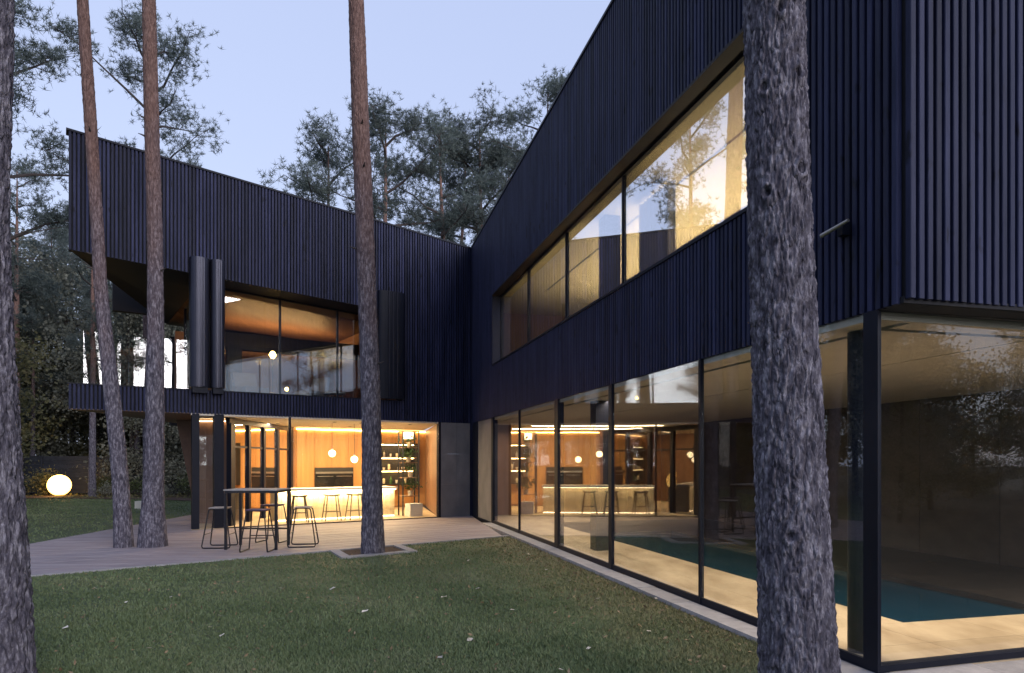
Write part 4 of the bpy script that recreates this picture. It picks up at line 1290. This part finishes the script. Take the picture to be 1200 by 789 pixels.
def pine_crown(seed, h, c0, rad, tufts, top_flat=.5):
    """limbs and needle tufts of a Scots pine, local coordinates"""
    r_ = random.Random(seed); g = np.random.default_rng(seed)
    limbs = MB(); T = []
    nb = 15
    for k in range(nb):
        f = k / (nb - 1)
        z = c0 + (h - c0) * (f ** .9) * .96
        az = k * 2.4 + r_.uniform(-.5, .5)
        env = math.sin(math.pi * min(1, .16 + f * .80)) ** .8
        L = rad * env * r_.uniform(.65, 1.12) + .25
        rise = L * r_.uniform(.05, .5) + f * .5
        p = Vector((0, 0, z)); pts = [p.copy()]
        for q in range(4):
            az2 = az + r_.uniform(-.35, .35)
            p = p + Vector((math.cos(az2) * L / 4, math.sin(az2) * L / 4, rise / 4 + r_.uniform(-.12, .12)))
            pts.append(p.copy())
        limbs.tube([tuple(v) for v in pts], [.05, .04, .028, .018, .008], 5, False)
        # side twigs carry the tufts
        for q in range(9):
            s = r_.uniform(.35, 1.0)
            i = min(3, int(s * 4)); b = pts[i].lerp(pts[i + 1], s * 4 - i)
            dv = Vector((r_.gauss(0, 1), r_.gauss(0, 1), r_.gauss(.35, .5))).normalized() * r_.uniform(.25, .75) * (rad / 2.2)
            e = b + dv
            limbs.tube([tuple(b), tuple(e)], [.012, .005], 4, False)
            for w_ in range(max(1, int(tufts / (nb * 9)))):
                T.append(tuple(b.lerp(e, r_.uniform(.35, 1.05)) + Vector((r_.gauss(0, .21), r_.gauss(0, .21), r_.gauss(.03, .17)))))
    T = np.array(T); n = len(T); K = 13
    d = g.normal(size=(n, K, 3)); d[..., 2] += .55; d /= np.linalg.norm(d, axis=2)[..., None]
    e = g.normal(size=(n, K, 3)); e -= (e * d).sum(2)[..., None] * d; e /= np.linalg.norm(e, axis=2)[..., None]
    L = g.uniform(.08, .20, (n, K, 1)); W = .0095
    base = T[:, None, :] + d * .015
    V = np.stack([base - e * W, base + e * W, base + d * L], 2).reshape(-1, 3)
    return limbs, V, np.arange(len(V)).reshape(-1, 3)

def pine_proto(seed, h, c0, rad, r0, tufts, lean=0.3):
    r = thing('pine_tree', 'x', 'pine tree')
    rr = random.Random(seed)
    ctrl = [(-.4, 0, 0, r0 * 1.25), (.5, 0, 0, r0), (h * .5, rr.uniform(-lean, lean), rr.uniform(-lean, lean), r0 * .72), (h * .93, 0, 0, r0 * .2), (h, 0, 0, .015)]
    mobj('trunk', trunk_mesh('trunk', ctrl, 14, 40, .012, M['bark_far']), r)
    limbs, V, F = pine_crown(seed, h, c0, rad, tufts)
    limbs.build('branches', M['twig'], r)
    mobj('crown', npmesh('crown', V, F, M['needles']), r)
    return r

# the five trunks that stand close
def near_pine(label, ctrl, nseg, nz, amp, m, seed, h, c0, rad, cell, tufts=1500, knots=()):
    bx, by = ctrl[0][1], ctrl[0][2]
    r = thing('pine_tree', label, 'pine tree', (bx, by, 0))
    c2 = [(z, x - bx, y - by, q) for z, x, y, q in ctrl]
    tx, ty = c2[-1][1], c2[-1][2]
    tz, tr = c2[-1][0], c2[-1][3]
    mobj('trunk', trunk_mesh('trunk', c2, nseg, nz, amp, m, cell, knots), r)
    rs_ = random.Random(seed)
    for q in range(4):
        zz = rs_.uniform(1.6, 8.5) if nseg < 100 else rs_.uniform(5.5, 8.5)
        i_ = np.interp(zz, [c[0] for c in c2], [c[1] for c in c2]); j_ = np.interp(zz, [c[0] for c in c2], [c[2] for c in c2]); q_ = np.interp(zz, [c[0] for c in c2], [c[3] for c in c2]); an = rs_.choice((-.3, 3.4, -1.2, -2.4))
        sb = MB(); sb.tube([(bx + i_ + math.cos(an) * q_ * .85, by + j_ + math.sin(an) * q_ * .85, zz), (bx + i_ + math.cos(an) * (q_ + .05), by + j_ + math.sin(an) * (q_ + .05), zz + .015), (bx + i_ + math.cos(an) * (q_ + .11), by + j_ + math.sin(an) * (q_ + .11), zz + rs_.uniform(.0, .05))], [.022, .014, .006], 6); sb.build('branch_stub', M['twig'], r)
    up = [(tz - .05, tx, ty, tr), ((tz + h) / 2, tx + .15, ty + .2, tr * .7), (h, tx + .2, ty + .3, .02)]
    mobj('trunk', trunk_mesh('trunk', up, 18, 50, .012, m), r)
    limbs, V, F = pine_crown(seed, h, c0, rad, tufts)
    V = V + np.array([tx + .15, ty + .2, 0])
    limbs.v = [(x + tx + .15 + bx, y + ty + .2 + by, z) for x, y, z in limbs.v]
    limbs.build('branches', M['twig'], r)
    mobj('crown', npmesh('crown', V, F, M['needles']), r)
    return r
def ctl(Y, rows):    # rows: (pixel y, left pixel x, right pixel x) of the trunk outline
    out = []
    for py, l, rgt in rows:
        xr_ = ((l + rgt) / 2 - 600) / 800
        out.append((1.6 - (py - 541) / 800 * Y, xr_ * Y, Y, (rgt - l) / 2 / 800 * Y / math.sqrt(1 + xr_ * xr_) - .002))
    return sorted(out)
near_pine('massive rough grey pine trunk close up in front of the glazed corner', ctl(3.8, [(-60, 869, 941), (0, 870, 943), (260, 876, 951), (355, 878, 957), (530, 882, 967), (640, 886, 974), (789, 888, 985), (878, 884, 994), (940, 880, 1000)]),
          240, 560, .0145, M['bark_near'], 31, 15.5, 9.5, 2.3, 37.0, knots=[(4.03, -1.75, .035), (3.68, -1.2, .03), (3.62, -2.3, .032), (3.17, -1.2, .035), (3.05, -2.3, .03), (1.2, -2.0, .03)])
near_pine('dark rough pine trunk close up, cut off by the picture edge beside the lawn', ctl(4.5, [(-60, -58, 17), (0, -56, 19), (120, -58, 15), (260, -60, 12), (400, -60, 18), (560, -60, 29), (700, -62, 40), (789, -64, 44), (850, -68, 50), (900, -72, 54)]),
          170, 460, .015, M['bark_near'], 32, 15, 9.0, 2.4, 33.0)
near_pine('thinner reddish pine on the terrace, leaning, beside a thicker straight pine', ctl(13.0, [(-40, 87, 102), (0, 89, 104), (150, 98.5, 114.5), (250, 105, 121), (350, 110, 127), (450, 120, 140), (560, 131, 152), (630, 134, 156), (642, 133, 158), (650, 131, 160)]),
          60, 260, .011, M['bark_far'], 33, 16.5, 11.3, 2.2, 26.0)
near_pine('thicker straight reddish pine on the terrace with a flared grey base', ctl(13.1, [(-40, 165, 182), (0, 166, 183), (150, 168.5, 187), (250, 171.5, 190.5), (350, 172.5, 192.5), (450, 171, 193), (560, 168, 193), (618, 164, 193), (634, 162, 195), (642, 159, 198), (650, 156, 202)]),
          64, 260, .011, M['bark_far'], 34, 17.0, 11.3, 2.3, 26.0)
near_pine('slim pine standing alone in the square pit at the terrace edge', ctl(12.2, [(-40, 407, 425), (0, 408, 427), (150, 412, 433), (250, 416, 438), (350, 419, 441), (450, 423, 446), (560, 424, 448), (630, 424, 450), (648, 423, 451), (660, 421, 454)]),
          60, 260, .011, M['bark_far'], 35, 16.0, 11.0, 2.1, 26.0)

# woodland prototypes
PP = [pine_proto(41, 13.0, 4.4, 2.8, .17, 3700), pine_proto(42, 15.0, 5.4, 2.6, .18, 3400), pine_proto(43, 11.5, 4.0, 2.5, .15, 3200), pine_proto(44, 16.5, 8.5, 2.8, .2, 3000)]
used = set()
def put(protos, k, x, y, rz, sc_, lab, grp=None, z=None):
    key = (id(protos), k)
    o = protos[k] if key not in used else copy_tree(protos[k])
    used.add(key)
    o.location = (x, y, (z_gr(y) if z is None else z)); o.rotation_euler = (0, 0, rz); o.scale = (sc_, sc_, sc_)
    o['label'] = lab
    if grp: o['group'] = grp
    elif 'group' in o: del o['group']
    return o
# pines behind the roofs, seen in the gap between the wings
def behind(px, py_top, Y, k, rz, lab):
    h0 = (13.0, 15.0, 11.5, 16.5)[k]
    z = 1.6 + (541 - py_top) / 800 * Y
    s = (z + .35) / h0
    put(PP, k, (px - 600) / 800 * Y, Y, rz, s, lab)
behind(452, 142, 31, 0, 0.4, 'spreading pine above the low roof edge, right behind the slim pine trunk')
behind(385, 172, 33, 2, 2.2, 'lower pine above the sloping roof on the open sky side of the slim trunk')
behind(515, 152, 32, 1, 1.1, 'pine in the middle of the gap above the lowest roof corner')
behind(562, 148, 34, 0, 3.0, 'dense pine top right above the inner roof corner')
behind(596, 196, 34, 2, 4.1, 'short dark pine half hidden by the rising roof edge')
behind(642, 106, 34, 1, 5.2, 'tallest pine looking over the rising roof edge of the long wing')
behind(545, 190, 40, 2, 0.2, 'small distant pine between the two denser pines above the roof corner')

# broad-leaved trees
def broad_proto(seed, h, c0, rad, n, m, leaf):
    r = thing('broadleaf_tree', 'x', 'tree')
    r_ = random.Random(seed); g = np.random.default_rng(seed)
    mb = MB(); mb.tube([(0, 0, -.3), (r_.uniform(-.2, .2), r_.uniform(-.2, .2), h * .35), (r_.uniform(-.3, .3), r_.uniform(-.3, .3), h * .7), (0, 0, h * .95)], [.14, .11, .06, .01], 8, False)
    mb.build('trunk', M['twig'], r)
    br = MB(); P = []
    nb = 26
    for k in range(nb):
        f = r_.random()
        z = c0 + (h - c0) * f * .8
        az = r_.uniform(0, 6.28); L = rad * (math.sin(math.pi * (.2 + .75 * f)) ** .7) * r_.uniform(.5, 1.1)
        e = np.array([math.cos(az) * L, math.sin(az) * L, z + L * r_.uniform(.1, .6)])
        br.tube([(0, 0, z), (e[0] * .5, e[1] * .5, z + (e[2] - z) * .4), tuple(e)], [.04, .022, .006], 5, False)
        for q in range(3):
            c = e * np.array([1, 1, 1]) + g.normal(size=3) * np.array([.35, .35, .3]) * rad / 2
            m_ = n // (nb * 3)
            P.append(g.normal(size=(m_, 3)) * np.array([.42, .42, .24]) * (rad / 2.2) + c)
    br.build('branches', M['twig'], r)
    P = np.concatenate(P); P = P[P[:, 2] > .3]
    V, F = leaf_quads(P, leaf, .0, .7)
    mobj('crown', npmesh('crown', V, F, m), r)
    return r
BP = [broad_proto(51, 11.5, 1.0, 3.0, 16000, M['leaves_grey'], .15), broad_proto(52, 9.0, .6, 2.8, 14000, M['leaves'], .15), broad_proto(53, 13.5, 1.6, 3.2, 18000, M['leaves_grey'], .16)]
WL = ['broadleaf tree with grey-green leaves in the dense wood beyond the lawn', 'lower tree with yellow-green leaves in the dense wood beyond the lawn', 'tallest kind of grey-green leafy tree in the wood beyond the lawn']
WG = 'broadleaf trees in the wood beyond the lawn'
PL_ = 'tall pine with bare lower trunk in the wood beyond the lawn'
PG = 'pines in the wood beyond the lawn'
rr = random.Random(5)
for i in range(40):
    Y = rr.uniform(40.8, 60); px = rr.uniform(-130, 290)
    put(BP, i % 3, (px - 600) / 800 * Y, Y, rr.uniform(0, 6.28), rr.uniform(1.0, 1.45), WL[i % 3], WG)
for i, (px, Y) in enumerate(((-10, 24), (30, 30), (62, 27))):
    put(BP, i % 3, (px - 600) / 800 * Y, Y + 16, rr.uniform(0, 6.28), rr.uniform(.9, 1.15), WL[i % 3], WG)
for i, (px, Y, k, s) in enumerate(((20, 40, 3, 1.15), (60, 46, 1, 1.2), (108, 37.0, 3, .95), (128, 48, 0, 1.2), (160, 41, 1, 1.0), (-40, 44, 0, 1.2), (-90, 40, 3, 1.2), (204, 50, 2, 1.2), (85, 54, 3, 1.2), (38, 41.5, 2, 1.0))):
    put(PP, k, (px - 600) / 800 * Y, Y, i * 1.7, s, PL_, PG)
# the pine whose crown hangs behind the two terrace trunks, high up
put(PP, 3, -12.75, 24.0, 0.9, 1.03, 'pine with a loose crown high behind the two terrace trunks')
put(PP, 0, -18.1, 24.0, 2.9, 1.33, 'pine with low dark limbs reaching over towards the two terrace trunks')
# the wood goes on beside and behind the camera; the long windows and the end glazing mirror it
for i, (x, y, k, s) in enumerate(((-24, 14, 0, 1.0), (-30, 20, 1, 1.0), (-22, 8, 3, .9), (-33, 11, 2, 1.1), (-27, 2, 1, 1.0), (-38, 24, 0, 1.1), (-20, -6, 2, 1.0), (-31, -10, 3, 1.0),
                                  (8, -20, 1, .9), (15, -16, 3, .8), (26, -16, 0, .9), (30, -22, 1, 1.0), (13, -30, 2, 1.0), (-4, -24, 0, 1.0), (-12, -18, 1, 1.0), (22, -30, 3, .9), (36, -14, 2, 1.0), (19, -3.5, 0, .85), (9.5, -7.5, 3, .9), (11.5, -10, 3, .95), (14, -9, 3, 1.0), (12.5, -12.5, 3, 1.0), (30, -9, 3, .9), (44, -7, 0, .9), (-21, 24, 3, .9), (-17.5, 18.5, 1, .85), (-26, 25, 0, 1.0))):
    put(PP, k, x, y, i * 2.1, s, 'tall pine in the wood around the garden', 'pines around the garden', -.3)
for i, (x, y, s) in enumerate(((-20, 20, .9), (-22, 26, 1.0), (-24.5, 22, 1.1), (-18.5, 16, .8), (-27, 29, 1.1), (17, -2, 0.49), (21, -5, 0.34), (24, 0, 0.34), (27, -7, 0.38), (31, -3, 0.56), (34, -11, 0.56), (38, -6, 0.70), (20, -10, 0.56), (23, -4, 0.70), (28, -1, 0.56), (29, -11, 0.70), (33, -7, 0.42), (41, -2, 0.77), (40, -12, 0.62), (45, -8, 0.46), (47, -16, 0.84), (50, 0, 0.84), (52, -10, 0.67), (25, -15, 0.50), (12, -13, .5), (16, -11, .55), (18, -17, .6), (-29, 6, .8), (-34, 16, .9), (-26, -3, .7), (3, -30, .6), (20, -26, .55), (34, -27, .6), (-16, -27, .7), (10, -36, .7), (42, -20, .6))):
    put(BP, i % 3, x, y, i * 1.3, s, 'broadleaf tree in the wood around the garden', 'broadleaf trees around the garden', -.3)
